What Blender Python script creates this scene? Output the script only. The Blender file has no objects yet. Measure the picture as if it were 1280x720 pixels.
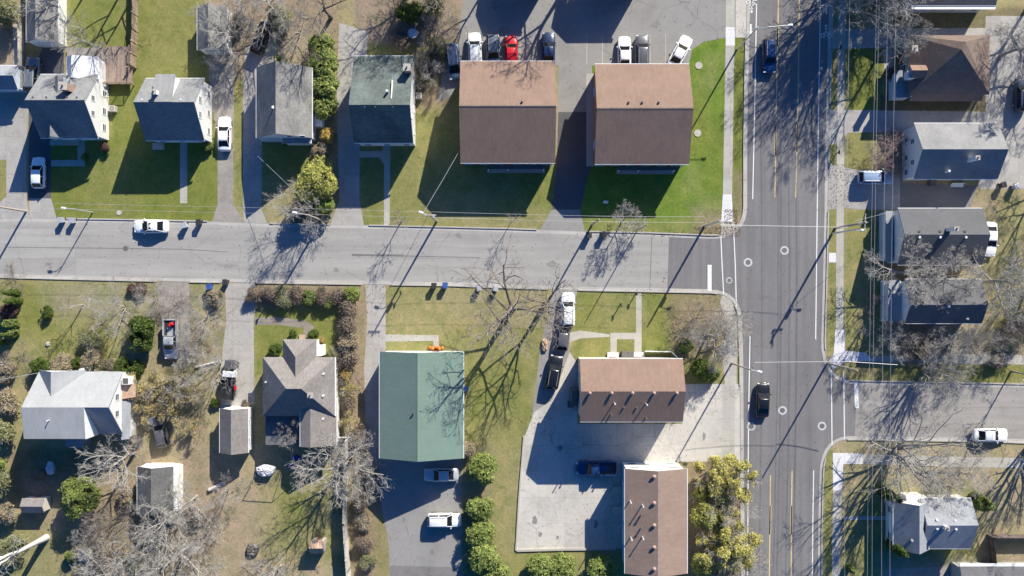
import bpy, math, random
import numpy as np
from mathutils import Vector, Matrix, noise as mn

# ---------------------------------------------------------------- scene, camera, light
S = bpy.context.scene
C = S.collection
HC = 120.0          # camera height, metres
PX = 0.11           # metres per photograph pixel on the ground

cam_d = bpy.data.cameras.new('camera')
cam = bpy.data.objects.new('camera', cam_d)
C.objects.link(cam)
cam.location = (0, 0, HC)
cam_d.sensor_width = 36
cam_d.lens = 36 * HC / (1280 * PX)
cam_d.clip_end = 5000
S.camera = cam

ELEV = math.radians(30)
AZ = math.radians(29.5)       # sun stands north-north-east of straight up
world = bpy.data.worlds.new('World')
S.world = world
world.use_nodes = True
wn = world.node_tree
bg = wn.nodes['Background']
sky = wn.nodes.new('ShaderNodeTexSky')
sky.sky_type = 'NISHITA'
sky.sun_disc = False
sky.sun_elevation = ELEV
sky.sun_rotation = AZ
sky.ozone_density = 3.0
hs = wn.nodes.new('ShaderNodeHueSaturation')
hs.inputs['Saturation'].default_value = 1.75
hs.inputs['Hue'].default_value = 0.512
wn.links.new(sky.outputs[0], hs.inputs['Color'])
wn.links.new(hs.outputs[0], bg.inputs[0])
bg.inputs[1].default_value = 0.080

sun_d = bpy.data.lights.new('sun', 'SUN')
sun_d.energy = 4.85
sun_d.angle = math.radians(0.5)
sun_d.color = (1.0, 0.945, 0.81)
sun = bpy.data.objects.new('sun', sun_d)
C.objects.link(sun)
SD = Vector((-math.sin(AZ) * math.cos(ELEV), -math.cos(AZ) * math.cos(ELEV), -math.sin(ELEV)))
sun.rotation_euler = SD.to_track_quat('-Z', 'Y').to_euler()
sun.location = (40, 70, 60)

S.view_settings.view_transform = 'Standard'
S.view_settings.look = 'None'
S.view_settings.exposure = 0.78
S.view_settings.gamma = 1
S.view_settings.use_curve_mapping = False
S.render.engine = 'CYCLES'
S.cycles.max_bounces = 5
S.cycles.diffuse_bounces = 3
S.cycles.transparent_max_bounces = 4


def P(px, py, h=0.0):
    k = PX * (HC - h) / HC
    return ((px - 640) * k, (360 - py) * k)


def P3(px, py, h=0.0):
    x, y = P(px, py, h)
    return Vector((x, y, h))


# ---------------------------------------------------------------- helpers
class MB:
    def __init__(s):
        s.v = []
        s.f = []

    def add(s, vs, fs):
        n = len(s.v)
        s.v.extend([tuple(v) for v in vs])
        s.f.extend([tuple(i + n for i in f) for f in fs])
        return s

    def box(s, x0, x1, y0, y1, z0, z1):
        return s.add([(x0, y0, z0), (x1, y0, z0), (x1, y1, z0), (x0, y1, z0), (x0, y0, z1), (x1, y0, z1), (x1, y1, z1), (x0, y1, z1)],
                     [(3, 2, 1, 0), (4, 5, 6, 7), (0, 1, 5, 4), (1, 2, 6, 5), (2, 3, 7, 6), (3, 0, 4, 7)])

    def cbox(s, c, d, rz=0.0):
        m = Matrix.Rotation(rz, 3, 'Z')
        vs = []
        for z in (-.5, .5):
            for x, y in ((-.5, -.5), (.5, -.5), (.5, .5), (-.5, .5)):
                q = m @ Vector((x * d[0], y * d[1], 0))
                vs.append((c[0] + q.x, c[1] + q.y, c[2] + z * d[2]))
        return s.add(vs, [(3, 2, 1, 0), (4, 5, 6, 7), (0, 1, 5, 4), (1, 2, 6, 5), (2, 3, 7, 6), (3, 0, 4, 7)])

    def tube(s, p, q, r0, r1=None, n=8, cap=True):
        r1 = r0 if r1 is None else r1
        p = Vector(p)
        q = Vector(q)
        d = (q - p)
        if d.length < 1e-6:
            return s
        d.normalize()
        a = d.orthogonal().normalized()
        b = d.cross(a)
        vs = []
        for c, r in ((p, r0), (q, r1)):
            for i in range(n):
                t = 2 * math.pi * i / n
                vs.append(c + a * (math.cos(t) * r) + b * (math.sin(t) * r))
        fs = [(i, (i + 1) % n, n + (i + 1) % n, n + i) for i in range(n)]
        if cap:
            fs += [tuple(range(n - 1, -1, -1)), tuple(range(n, 2 * n))]
        return s.add(vs, fs)

    def path(s, pts, rs, n=3):
        m = len(pts)
        base = len(s.v)
        for k in range(m):
            d = (pts[min(k + 1, m - 1)] - pts[max(k - 1, 0)])
            if d.length < 1e-6:
                d = Vector((0, 0, 1))
            d.normalize()
            a = d.cross(Vector((0.31, 0.87, 0.37))).normalized()
            b = d.cross(a)
            for i in range(n):
                t = 2 * math.pi * i / n
                v = pts[k] + a * (math.cos(t) * rs[k]) + b * (math.sin(t) * rs[k])
                s.v.append((v.x, v.y, v.z))
        for k in range(m - 1):
            o = base + k * n
            for i in range(n):
                s.f.append((o + i, o + (i + 1) % n, o + n + (i + 1) % n, o + n + i))
        return s

    def prism(s, poly, z0, z1):
        n = len(poly)
        vs = [(x, y, z0) for x, y in poly] + [(x, y, z1) for x, y in poly]
        fs = [tuple(range(n - 1, -1, -1)), tuple(range(n, 2 * n))] + [(i, (i + 1) % n, n + (i + 1) % n, n + i) for i in range(n)]
        return s.add(vs, fs)

    def ring(s, x, y, z, r0, r1, n=20):
        vs = [(x + math.cos(2 * math.pi * i / n) * r, y + math.sin(2 * math.pi * i / n) * r, z) for r in (r0, r1) for i in range(n)]
        return s.add(vs, [(i, (i + 1) % n, n + (i + 1) % n, n + i)[::-1] for i in range(n)])

    def build(s, name, mat, parent=None, smooth=False, bevel=0):
        me = bpy.data.meshes.new(name)
        off = parent.location if parent is not None else Vector((0, 0, 0))
        p2 = parent
        if parent is not None and parent.parent is not None:
            off = Vector(parent.location) + Vector(parent.parent.location)
        v = s.v
        if off.length > 0:
            v = [(a - off.x, b - off.y, c - off.z) for a, b, c in v]
        me.from_pydata(v, [], s.f)
        me.materials.append(mat)
        if smooth:
            me.polygons.foreach_set('use_smooth', [True] * len(me.polygons))
        o = bpy.data.objects.new(name, me)
        C.objects.link(o)
        if parent is not None:
            o.parent = parent
        if bevel:
            m = o.modifiers.new('bevel', 'BEVEL')
            m.width = bevel
            m.segments = 2
        return o


def tag(o, label=None, cat=None, group=None, kind=None):
    if label:
        o['label'] = label
    if cat:
        o['category'] = cat
    if group:
        o['group'] = group
    if kind:
        o['kind'] = kind
    return o


def thing(name, label, cat, loc=(0, 0, 0), rz=0.0, group=None):
    o = bpy.data.objects.new(name, None)
    o.empty_display_size = .3
    C.objects.link(o)
    o.location = loc
    o.rotation_euler = (0, 0, rz)
    return tag(o, label, cat, group)


def kids(o):
    return [c for c in C.objects if c.parent == o]


def copy_tree(o, parent=None, loc=None, rz=None, sc=None, label=None, group=None):
    ks = KID.get(o.as_pointer())
    if ks is None:
        ks = kids(o)
        KID[o.as_pointer()] = ks
    c = o.copy()
    C.objects.link(c)
    if parent is not None:
        c.parent = parent
    if loc is not None:
        c.location = loc
    if rz is not None:
        c.rotation_euler = (0, 0, rz)
    if sc is not None:
        c.scale = sc
    if label:
        c['label'] = label
    if group:
        c['group'] = group
    for k in ks:
        copy_tree(k, c)
    return c


KID = {}
USED = set()


def instance(proto, **kw):
    """first use moves the prototype itself, later uses copy it"""
    if proto.as_pointer() not in USED:
        USED.add(proto.as_pointer())
        if kw.get('loc') is not None:
            proto.location = kw['loc']
        if kw.get('rz') is not None:
            proto.rotation_euler = (0, 0, kw['rz'])
        if kw.get('sc') is not None:
            proto.scale = kw['sc']
        if kw.get('label'):
            proto['label'] = kw['label']
        if kw.get('group'):
            proto['group'] = kw['group']
        elif 'group' in proto:
            del proto['group']
        return proto
    c = copy_tree(proto, **kw)
    if not kw.get('group') and 'group' in c:
        del c['group']
    return c


# ---------------------------------------------------------------- materials
def newmat(name):
    m = bpy.data.materials.new(name)
    m.use_nodes = True
    nt = m.node_tree
    return m, nt, nt.nodes['Principled BSDF']


def N(nt, t, **kw):
    n = nt.nodes.new(t)
    for k, v in kw.items():
        if hasattr(n, k):
            setattr(n, k, v)
        else:
            n.inputs[k].default_value = v
    return n


def wpos(nt, scale=(1, 1, 1), rot=(0, 0, 0)):
    g = nt.nodes.new('ShaderNodeNewGeometry')
    mp = nt.nodes.new('ShaderNodeMapping')
    mp.inputs['Scale'].default_value = scale
    mp.inputs['Rotation'].default_value = rot
    nt.links.new(g.outputs['Position'], mp.inputs['Vector'])
    return mp.outputs[0]


def lpos(nt, scale=(1, 1, 1)):
    g = nt.nodes.new('ShaderNodeTexCoord')
    mp = nt.nodes.new('ShaderNodeMapping')
    mp.inputs['Scale'].default_value = scale
    nt.links.new(g.outputs['Object'], mp.inputs['Vector'])
    return mp.outputs[0]


def noise(nt, vec, scale, detail=4, rough=.6, dist=0):
    n = nt.nodes.new('ShaderNodeTexNoise')
    n.inputs['Scale'].default_value = scale
    n.inputs['Detail'].default_value = detail
    n.inputs['Roughness'].default_value = rough
    n.inputs['Distortion'].default_value = dist
    nt.links.new(vec, n.inputs['Vector'])
    return n.outputs['Fac']


def ramp(nt, fac, stops):
    r = nt.nodes.new('ShaderNodeValToRGB')
    e = r.color_ramp.elements
    while len(e) > 1:
        e.remove(e[-1])
    e[0].position = stops[0][0]
    e[0].color = (*stops[0][1], 1) if len(stops[0][1]) == 3 else stops[0][1]
    for p, c in stops[1:]:
        x = e.new(p)
        x.color = (*c, 1)
    nt.links.new(fac, r.inputs[0])
    return r.outputs[0]


def g3(v):
    return (v, v, v)


def mixc(nt, a, b, fac=1.0, mode='MULTIPLY'):
    m = nt.nodes.new('ShaderNodeMix')
    m.data_type = 'RGBA'
    m.blend_type = mode
    for sock, val in ((m.inputs[0], fac), (m.inputs[6], a), (m.inputs[7], b)):
        if hasattr(val, 'is_linked') or hasattr(val, 'links'):
            nt.links.new(val, sock)
        elif isinstance(val, (int, float)):
            sock.default_value = val
        else:
            sock.default_value = (*val, 1)
    return m.outputs[2]


def bump(nt, bs, fac, strength=.3, dist=.05):
    b = nt.nodes.new('ShaderNodeBump')
    b.inputs['Strength'].default_value = strength
    b.inputs['Distance'].default_value = dist
    nt.links.new(fac, b.inputs['Height'])
    nt.links.new(b.outputs[0], bs.inputs['Normal'])


def plain(name, col, rough=.6, metal=0.0, var=.12, scale=3.0, spec=None, coat=0):
    m, nt, b = newmat(name)
    v = lpos(nt)
    f = noise(nt, v, scale, 5)
    c = ramp(nt, f, [(.25, tuple(x * (1 - var) for x in col)), (.75, tuple(min(1, x * (1 + var)) for x in col))])
    nt.links.new(c, b.inputs['Base Color'])
    b.inputs['Roughness'].default_value = rough
    b.inputs['Metallic'].default_value = metal
    if coat:
        b.inputs['Coat Weight'].default_value = coat
        b.inputs['Coat Roughness'].default_value = .08
    if spec is not None:
        b.inputs['Specular IOR Level'].default_value = spec
    return m


def shingle(name, col, var=.18, course=.14, axis='y', blotch=(.84, 1.1), spec=.25, streaks=.10, grain=.12):
    """asphalt shingles: courses, tab-to-tab variation and weather streaks"""
    m, nt, b = newmat(name)
    v = wpos(nt)
    big = ramp(nt, noise(nt, v, .35, 5, .6), [(.3, g3(blotch[0])), (.7, g3(blotch[1]))])
    sc = (.5, 5, 1) if axis == 'y' else (5, .5, 1)
    st = ramp(nt, noise(nt, wpos(nt, (1.8, .35, 1) if axis == 'y' else (.35, 1.8, 1)), 1.6, 4), [(.3, g3(1 - streaks)), (.7, g3(1 + streaks * .7))])
    br = nt.nodes.new('ShaderNodeTexBrick')
    rot = (0, 0, 0) if axis == 'y' else (0, 0, math.pi / 2)
    nt.links.new(wpos(nt, (1, 1, 1), rot), br.inputs['Vector'])
    br.inputs['Scale'].default_value = 1
    br.inputs['Brick Width'].default_value = .34
    br.inputs['Row Height'].default_value = course
    br.inputs['Mortar Size'].default_value = .012
    br.inputs['Mortar Smooth'].default_value = .5
    br.inputs['Color1'].default_value = (1 - var, 1 - var, 1 - var, 1)
    br.inputs['Color2'].default_value = (1 + var, 1 + var, 1 + var, 1)
    br.inputs['Mortar'].default_value = (.7, .7, .7, 1)
    gr = ramp(nt, noise(nt, v, 14, 3, .7), [(.3, g3(1 - grain)), (.7, g3(1 + grain))])
    c = mixc(nt, col, big)
    c = mixc(nt, c, st)
    c = mixc(nt, c, br.outputs['Color'])
    c = mixc(nt, c, gr)
    nt.links.new(c, b.inputs['Base Color'])
    b.inputs['Roughness'].default_value = .9
    b.inputs['Specular IOR Level'].default_value = spec
    bump(nt, b, br.outputs['Fac'], .35, -.02)
    return m


def siding(name, col, h=.2, vary=.06):
    m, nt, b = newmat(name)
    w = nt.nodes.new('ShaderNodeTexWave')
    w.bands_direction = 'Z'
    w.wave_profile = 'SAW'
    w.inputs['Scale'].default_value = 1 / h / 6.283 * 2
    nt.links.new(wpos(nt), w.inputs['Vector'])
    n = ramp(nt, noise(nt, wpos(nt), .8, 4), [(.3, g3(1 - vary)), (.7, g3(1))])
    s_ = ramp(nt, w.outputs['Fac'], [(0, g3(.72)), (.12, g3(1))])
    c = mixc(nt, mixc(nt, col, n), s_)
    nt.links.new(c, b.inputs['Base Color'])
    b.inputs['Roughness'].default_value = .6
    bump(nt, b, w.outputs['Fac'], .4, .03)
    return m


def paving(name, col, joint=None, jw=.018, stain=.2, crack=.0, streak=None, rough=.85, grain=.10, jrot=0.0, crack_scale=.35):
    """concrete or asphalt: blotches, grain, expansion joints, hairline cracks"""
    m, nt, b = newmat(name)
    v = wpos(nt)
    c = mixc(nt, col, ramp(nt, noise(nt, v, .22, 6, .65, .4), [(.28, g3(1 - stain)), (.5, g3(1)), (.75, g3(1 + stain * .45))]))
    c = mixc(nt, c, ramp(nt, noise(nt, v, 1.7, 4, .7), [(.3, g3(1 - stain * .45)), (.7, g3(1 + stain * .3))]))
    g = noise(nt, v, 22, 3, .8)
    c = mixc(nt, c, ramp(nt, g, [(.25, g3(1 - grain)), (.75, g3(1 + grain))]))
    if streak:
        st = noise(nt, wpos(nt, streak), 1.0, 5, .6)
        c = mixc(nt, c, ramp(nt, st, [(.35, g3(.86)), (.6, g3(1.04))]))
    if joint:
        br = nt.nodes.new('ShaderNodeTexBrick')
        br.offset = 0
        nt.links.new(wpos(nt, (1, 1, 1), (0, 0, jrot)), br.inputs['Vector'])
        br.inputs['Scale'].default_value = 1
        br.inputs['Brick Width'].default_value = joint[0]
        br.inputs['Row Height'].default_value = joint[1]
        br.inputs['Mortar Size'].default_value = jw
        br.inputs['Mortar Smooth'].default_value = .3
        br.inputs['Color1'].default_value = (.93, .93, .93, 1)
        br.inputs['Color2'].default_value = (1.05, 1.05, 1.04, 1)
        br.inputs['Mortar'].default_value = (.76, .75, .73, 1)
        c = mixc(nt, c, br.outputs['Color'])
    if crack:
        vo = nt.nodes.new('ShaderNodeTexVoronoi')
        vo.feature = 'DISTANCE_TO_EDGE'
        vo.inputs['Scale'].default_value = crack_scale
        nd = nt.nodes.new('ShaderNodeTexNoise')
        nd.inputs['Scale'].default_value = .9
        nd.inputs['Detail'].default_value = 5
        nt.links.new(v, nd.inputs['Vector'])
        wv = mixc(nt, v, nd.outputs['Color'], .35, 'LINEAR_LIGHT')
        nt.links.new(wv, vo.inputs['Vector'])
        k = ramp(nt, vo.outputs['Distance'], [(.0, g3(1)), (.012, g3(0))])
        msk = ramp(nt, noise(nt, v, .12, 3), [(.48, g3(0)), (.6, g3(crack))])
        kk = mixc(nt, k, msk)
        c = mixc(nt, c, tuple(x * .45 for x in col), kk, 'MIX')
    nt.links.new(c, b.inputs['Base Color'])
    b.inputs['Roughness'].default_value = rough
    b.inputs['Specular IOR Level'].default_value = .3
    bump(nt, b, g, .25, .01)
    return m


def foliage(name, c1, c2, c3=None, trans=.45):
    m, nt, b = newmat(name)
    g = nt.nodes.new('ShaderNodeNewGeometry')
    st = [(0, c1), (.6, c2)]
    if c3:
        st.append((1, c3))
    c = ramp(nt, g.outputs['Random Per Island'], st)
    cl = ramp(nt, noise(nt, wpos(nt), .9, 3), [(.3, g3(.7)), (.7, g3(1.25))])
    c = mixc(nt, c, cl)
    nt.links.new(c, b.inputs['Base Color'])
    b.inputs['Roughness'].default_value = .7
    b.inputs['Specular IOR Level'].default_value = .2
    t = nt.nodes.new('ShaderNodeBsdfTranslucent')
    nt.links.new(c, t.inputs['Color'])
    mx = nt.nodes.new('ShaderNodeMixShader')
    mx.inputs[0].default_value = trans
    out = nt.nodes['Material Output']
    nt.links.new(b.outputs[0], mx.inputs[1])
    nt.links.new(t.outputs[0], mx.inputs[2])
    nt.links.new(mx.outputs[0], out.inputs['Surface'])
    return m


def bark(name, col, var=.3):
    m, nt, b = newmat(name)
    f = noise(nt, lpos(nt, (6, 6, 1.2)), 1.5, 5, .7)
    c = ramp(nt, f, [(.3, tuple(x * (1 - var) for x in col)), (.7, tuple(x * (1 + var) for x in col))])
    nt.links.new(c, b.inputs['Base Color'])
    b.inputs['Roughness'].default_value = .9
    b.inputs['Specular IOR Level'].default_value = .15
    return m


def planks(name, col, w=.14, axis=0, var=.25):
    m, nt, b = newmat(name)
    br = nt.nodes.new('ShaderNodeTexBrick')
    nt.links.new(wpos(nt, (1, 1, 1), (0, 0, math.pi / 2 if axis else 0)), br.inputs['Vector'])
    br.inputs['Scale'].default_value = 1
    br.inputs['Brick Width'].default_value = 2.6
    br.inputs['Row Height'].default_value = w
    br.inputs['Mortar Size'].default_value = .01
    br.inputs['Color1'].default_value = (1 - var,) * 3 + (1,)
    br.inputs['Color2'].default_value = (1 + var,) * 3 + (1,)
    br.inputs['Mortar'].default_value = (.3, .3, .3, 1)
    c = mixc(nt, col, br.outputs['Color'])
    c = mixc(nt, c, ramp(nt, noise(nt, wpos(nt), 2.5, 5), [(.3, g3(.8)), (.7, g3(1.15))]))
    nt.links.new(c, b.inputs['Base Color'])
    b.inputs['Roughness'].default_value = .85
    return m


def glassy(name, col, rough=.08):
    m, nt, b = newmat(name)
    f = noise(nt, lpos(nt), 2, 2)
    c = ramp(nt, f, [(.3, tuple(x * .8 for x in col)), (.7, tuple(x * 1.2 for x in col))])
    nt.links.new(c, b.inputs['Base Color'])
    b.inputs['Roughness'].default_value = rough
    b.inputs['Specular IOR Level'].default_value = .22
    return m


M = {}
M['street'] = paving('old_street_concrete', (.35, .337, .32), joint=(60, 4.1), jw=.022, stain=.09, crack=.5, streak=(.05, .8, 1), grain=.07, crack_scale=.12)
M['asphalt'] = paving('new_asphalt', (.19, .183, .185), stain=.11, streak=(.9, .03, 1), grain=.12)
M['east_street'] = paving('east_street_concrete', (.31, .29, .275), joint=(9, 4.1), jw=.02, stain=.14, crack=.6, streak=(.05, .8, 1), crack_scale=.16)
M['lot'] = paving('parking_lot_asphalt', (.27, .26, .25), stain=.16, crack=.75, crack_scale=.22)
M['lot_dark'] = paving('driveway_asphalt', (.20, .19, .185), stain=.2, crack=.6, crack_scale=.3)
M['lot_black'] = paving('black_driveway_asphalt', (.10, .10, .11), stain=.15)
M['conc'] = paving('driveway_concrete', (.38, .36, .34), joint=(2.4, 2.6), stain=.2, crack=.8, crack_scale=.3)
M['conc_lot'] = paving('lot_concrete', (.50, .47, .43), joint=(3.6, 3.6), jw=.02, stain=.22, crack=.9, crack_scale=.28)
M['walk'] = paving('sidewalk_concrete', (.42, .40, .36), joint=(1.5, 1.5), stain=.14)
M['walk_new'] = paving('new_sidewalk_concrete', (.66, .65, .66), joint=(1.5, 1.5), stain=.06, grain=.04)
M['kerb'] = paving('kerb_concrete', (.42, .40, .37), joint=(3, 3), stain=.16)
M['gutter'] = paving('gutter_concrete', (.43, .41, .39), joint=(3, 3), stain=.18)
M['gravel'] = paving('gravel', (.30, .275, .25), stain=.35, grain=.3)
M['dirt_path'] = paving('dirt_path', (.27, .235, .2), stain=.3, grain=.25)
M['seal'] = paving('tar_seal', (.17, .165, .165), stain=.3)
M['paint'] = paving('white_road_paint', (.74, .74, .73), stain=.1, grain=.12)
M['paint_y'] = paving('yellow_road_paint', (.64, .50, .24), stain=.18, grain=.16)
M['paint_yold'] = paving('faded_yellow_paint', (.62, .48, .24), stain=.2, grain=.25)
M['paint_old'] = paving('worn_road_paint', (.47, .43, .38), stain=.3, grain=.3)
M['ringp'] = paving('worn_ring_paint', (.50, .49, .48), stain=.35, grain=.25)
M['stain'] = paving('oil_stained_paving', (.235, .225, .215), stain=.35, grain=.2)
M['iron'] = plain('cast_iron', (.17, .165, .16), .6, .4)

M['r_tan'] = shingle('tan_brown_shingles', (.27, .185, .145), .05, blotch=(.91, 1.06), streaks=.10, grain=.10)
M['r_tan_x'] = shingle('tan_brown_shingles_turned', (.285, .205, .165), .05, axis='x', blotch=(.91, 1.06), streaks=.10, grain=.10)
M['r_grey'] = shingle('grey_shingles', (.22, .225, .235), .12)
M['r_grey_x'] = shingle('grey_shingles_turned', (.24, .235, .225), .12, axis='x', blotch=(.7, 1.2))
M['r_taupe'] = shingle('taupe_shingles', (.235, .215, .205), .12, axis='x')
M['r_green'] = shingle('weathered_green_shingles', (.125, .15, .142), .16, blotch=(.6, 1.25))
M['r_teal'] = shingle('green_shingles', (.165, .235, .20), .04, axis='x', blotch=(.95, 1.05), streaks=.05, grain=.06)
M['r_pale'] = shingle('pale_grey_roofing', (.34, .35, .365), .03, blotch=(.9, 1.06), streaks=.08, grain=.05)
M['r_brown'] = shingle('brown_shingles', (.20, .152, .13), .12, axis='x')
M['r_slate'] = shingle('slate_grey_shingles', (.265, .265, .27), .06)
M['r_mid'] = shingle('plain_grey_shingles', (.125, .127, .136), .05, blotch=(.92, 1.06), streaks=.05)
M['r_buried'] = shingle('twig_shaded_shingles', (.13, .13, .13), .12, axis='x')  # roof colour darkened to stand for the shade under the twigs
M['r_dark'] = shingle('dark_grey_shingles', (.15, .15, .16), .1)
M['r_white'] = shingle('white_membrane_roofing', (.68, .68, .69), .02, blotch=(.92, 1.03), streaks=.04, grain=.03)
M['r_blue'] = shingle('blue_grey_shingles', (.29, .305, .335), .08)
M['r_rust'] = planks('rusty_corrugated_roofing', (.46, .31, .22), .16, 1, .12)
M['w_white'] = siding('white_siding', (.80, .80, .79))
M['w_cream'] = siding('cream_siding', (.66, .62, .55))
M['w_blue'] = siding('pale_blue_siding', (.56, .62, .70))
M['w_brick'] = plain('brown_brick', (.25, .17, .13), .85, var=.25, scale=6)
M['w_grey'] = siding('grey_siding', (.38, .38, .38))
M['trim'] = plain('white_trim', (.8, .8, .79), .5, var=.05)
M['brick'] = plain('chimney_brick', (.34, .23, .18), .9, var=.3, scale=8)
M['glass'] = glassy('window_glass', (.04, .05, .06))
M['door'] = plain('painted_door', (.25, .14, .1), .5)
M['pipe'] = plain('vent_pipe_metal', (.75, .75, .74), .45, .1)
M['pipe_dark'] = plain('dark_vent', (.12, .11, .1), .6)
M['ridge_tan'] = plain('tan_ridge_vent', (.42, .30, .25), .8)
M['copper'] = plain('vent_cap', (.42, .28, .24), .7)
M['deck'] = planks('deck_boards', (.30, .225, .185), .15, 1)
M['fence_wood'] = planks('fence_boards', (.36, .27, .2), .15, 0)
M['fence_pale'] = planks('pale_weathered_fence', (.5, .46, .41), .3, 1)
M['fence_dark'] = planks('dark_fence_boards', (.14, .11, .10), .15, 0)
M['wood_pole'] = bark('utility_pole_wood', (.42, .36, .31), .2)
M['galv'] = plain('galvanised_steel', (.62, .63, .65), .4, .5)
M['lampw'] = plain('lamp_head_paint', (.8, .8, .8), .4)
M['wire'] = plain('overhead_cable', (.36, .37, .40), .5, .2)
M['dark'] = plain('black_plastic', (.03, .03, .032), .55)
M['bluep'] = plain('blue_plastic', (.03, .09, .30), .5)
M['tarp_blue'] = plain('blue_tarp', (.02, .07, .42), .6)
M['tarp_white'] = plain('white_tarp', (.62, .61, .65), .55, var=.25)
M['tyre'] = plain('tyre_rubber', (.02, .02, .02), .8)
M['rim'] = plain('alloy_rim', (.5, .5, .52), .3, .8)
M['carglass'] = glassy('car_glass', (.012, .014, .018), .05)
M['hl'] = plain('headlight_lens', (.7, .7, .72), .15)
M['tl'] = plain('taillight_lens', (.35, .02, .02), .2)
M['rock'] = plain('pale_stone', (.42, .4, .36), .9, var=.2)
M['orange'] = plain('pumpkin_skin', (.75, .22, .02), .5)
for nm, c in dict(white=(.80, .81, .82), silver=(.45, .47, .50), dsilver=(.16, .18, .21), red=(.55, .015, .02), black=(.012, .013, .016),
                  navy=(.02, .035, .09), steel=(.10, .14, .21), grey=(.11, .11, .12), blue=(.015, .045, .14), skyb=(.30, .40, .55)).items():
    M['car_' + nm] = plain('car_paint_' + nm, c, .32, .15 if nm not in ('white', 'red') else 0, .02, coat=.7)

M['bark_grey'] = bark('grey_bark', (.33, .31, .285))
M['bark_pale'] = bark('pale_bark', (.55, .52, .49), .15)
M['bark_dark'] = bark('dark_bark', (.17, .145, .125))
M['twig_grey'] = bark('grey_twigs', (.365, .34, .31))
M['twig_brown'] = bark('brown_twigs', (.27, .23, .20))
M['twig_red'] = bark('reddish_twigs', (.33, .235, .22))
M['lf_dark'] = foliage('dark_evergreen_leaves', (.06, .095, .022), (.12, .175, .04), (.19, .25, .07))
M['lf_mid'] = foliage('green_leaves', (.12, .165, .045), (.22, .28, .085), (.32, .37, .14))
M['lf_yel'] = foliage('yellow_green_leaves', (.28, .30, .07), (.46, .46, .13), (.62, .60, .22))
M['lf_bright'] = foliage('bright_green_leaves', (.18, .23, .06), (.32, .38, .11), (.45, .50, .18))
M['lf_yellow'] = foliage('yellow_leaves', (.40, .37, .11), (.62, .57, .18), (.75, .70, .30))
M['lf_olive'] = foliage('olive_leaves', (.20, .205, .10), (.32, .325, .16), (.42, .42, .24))
M['lf_tan'] = foliage('tan_leaves', (.30, .24, .16), (.46, .38, .26), (.56, .49, .35))
M['lf_gold'] = foliage('golden_leaves', (.34, .27, .12), (.52, .43, .19), (.64, .57, .30))
M['lf_brown'] = foliage('brown_leaves', (.22, .17, .13), (.34, .27, .21), (.44, .36, .28))
M['lf_purple'] = foliage('purple_leaves', (.11, .05, .05), (.19, .10, .10), (.26, .16, .15))
M['lf_orange'] = foliage('orange_leaves', (.42, .29, .09), (.58, .42, .13), (.7, .55, .2))
M['litter'] = foliage('fallen_leaves_brown', (.11, .075, .05), (.22, .16, .10), (.36, .27, .17), .1)


# ---------------------------------------------------------------- ground, painted with real ground covers
def fbm(X, Y, s, seed=0):
    rng = np.random.RandomState(seed)
    out = np.zeros_like(X)
    for o in range(4):
        for k in range(5):
            a = rng.rand() * 6.28
            f = s * (1.9 ** o) * (.7 + .6 * rng.rand())
            out += np.sin((X * math.cos(a) + Y * math.sin(a)) * f + rng.rand() * 6.28 + 1.3 * np.sin((Y * math.cos(a) - X * math.sin(a)) * f * .7)) / (1.7 ** o)
    return out / 5.0


GCOL = dict(lush=(.14, .22, .036), lawn=(.175, .20, .048), olive=(.24, .24, .088), dry=(.32, .285, .15), tan=(.36, .305, .19),
            dirt=(.30, .245, .185), litter=(.29, .235, .16), greyd=(.33, .305, .225), dark=(.12, .105, .07), mulch=(.25, .195, .13))
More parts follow.
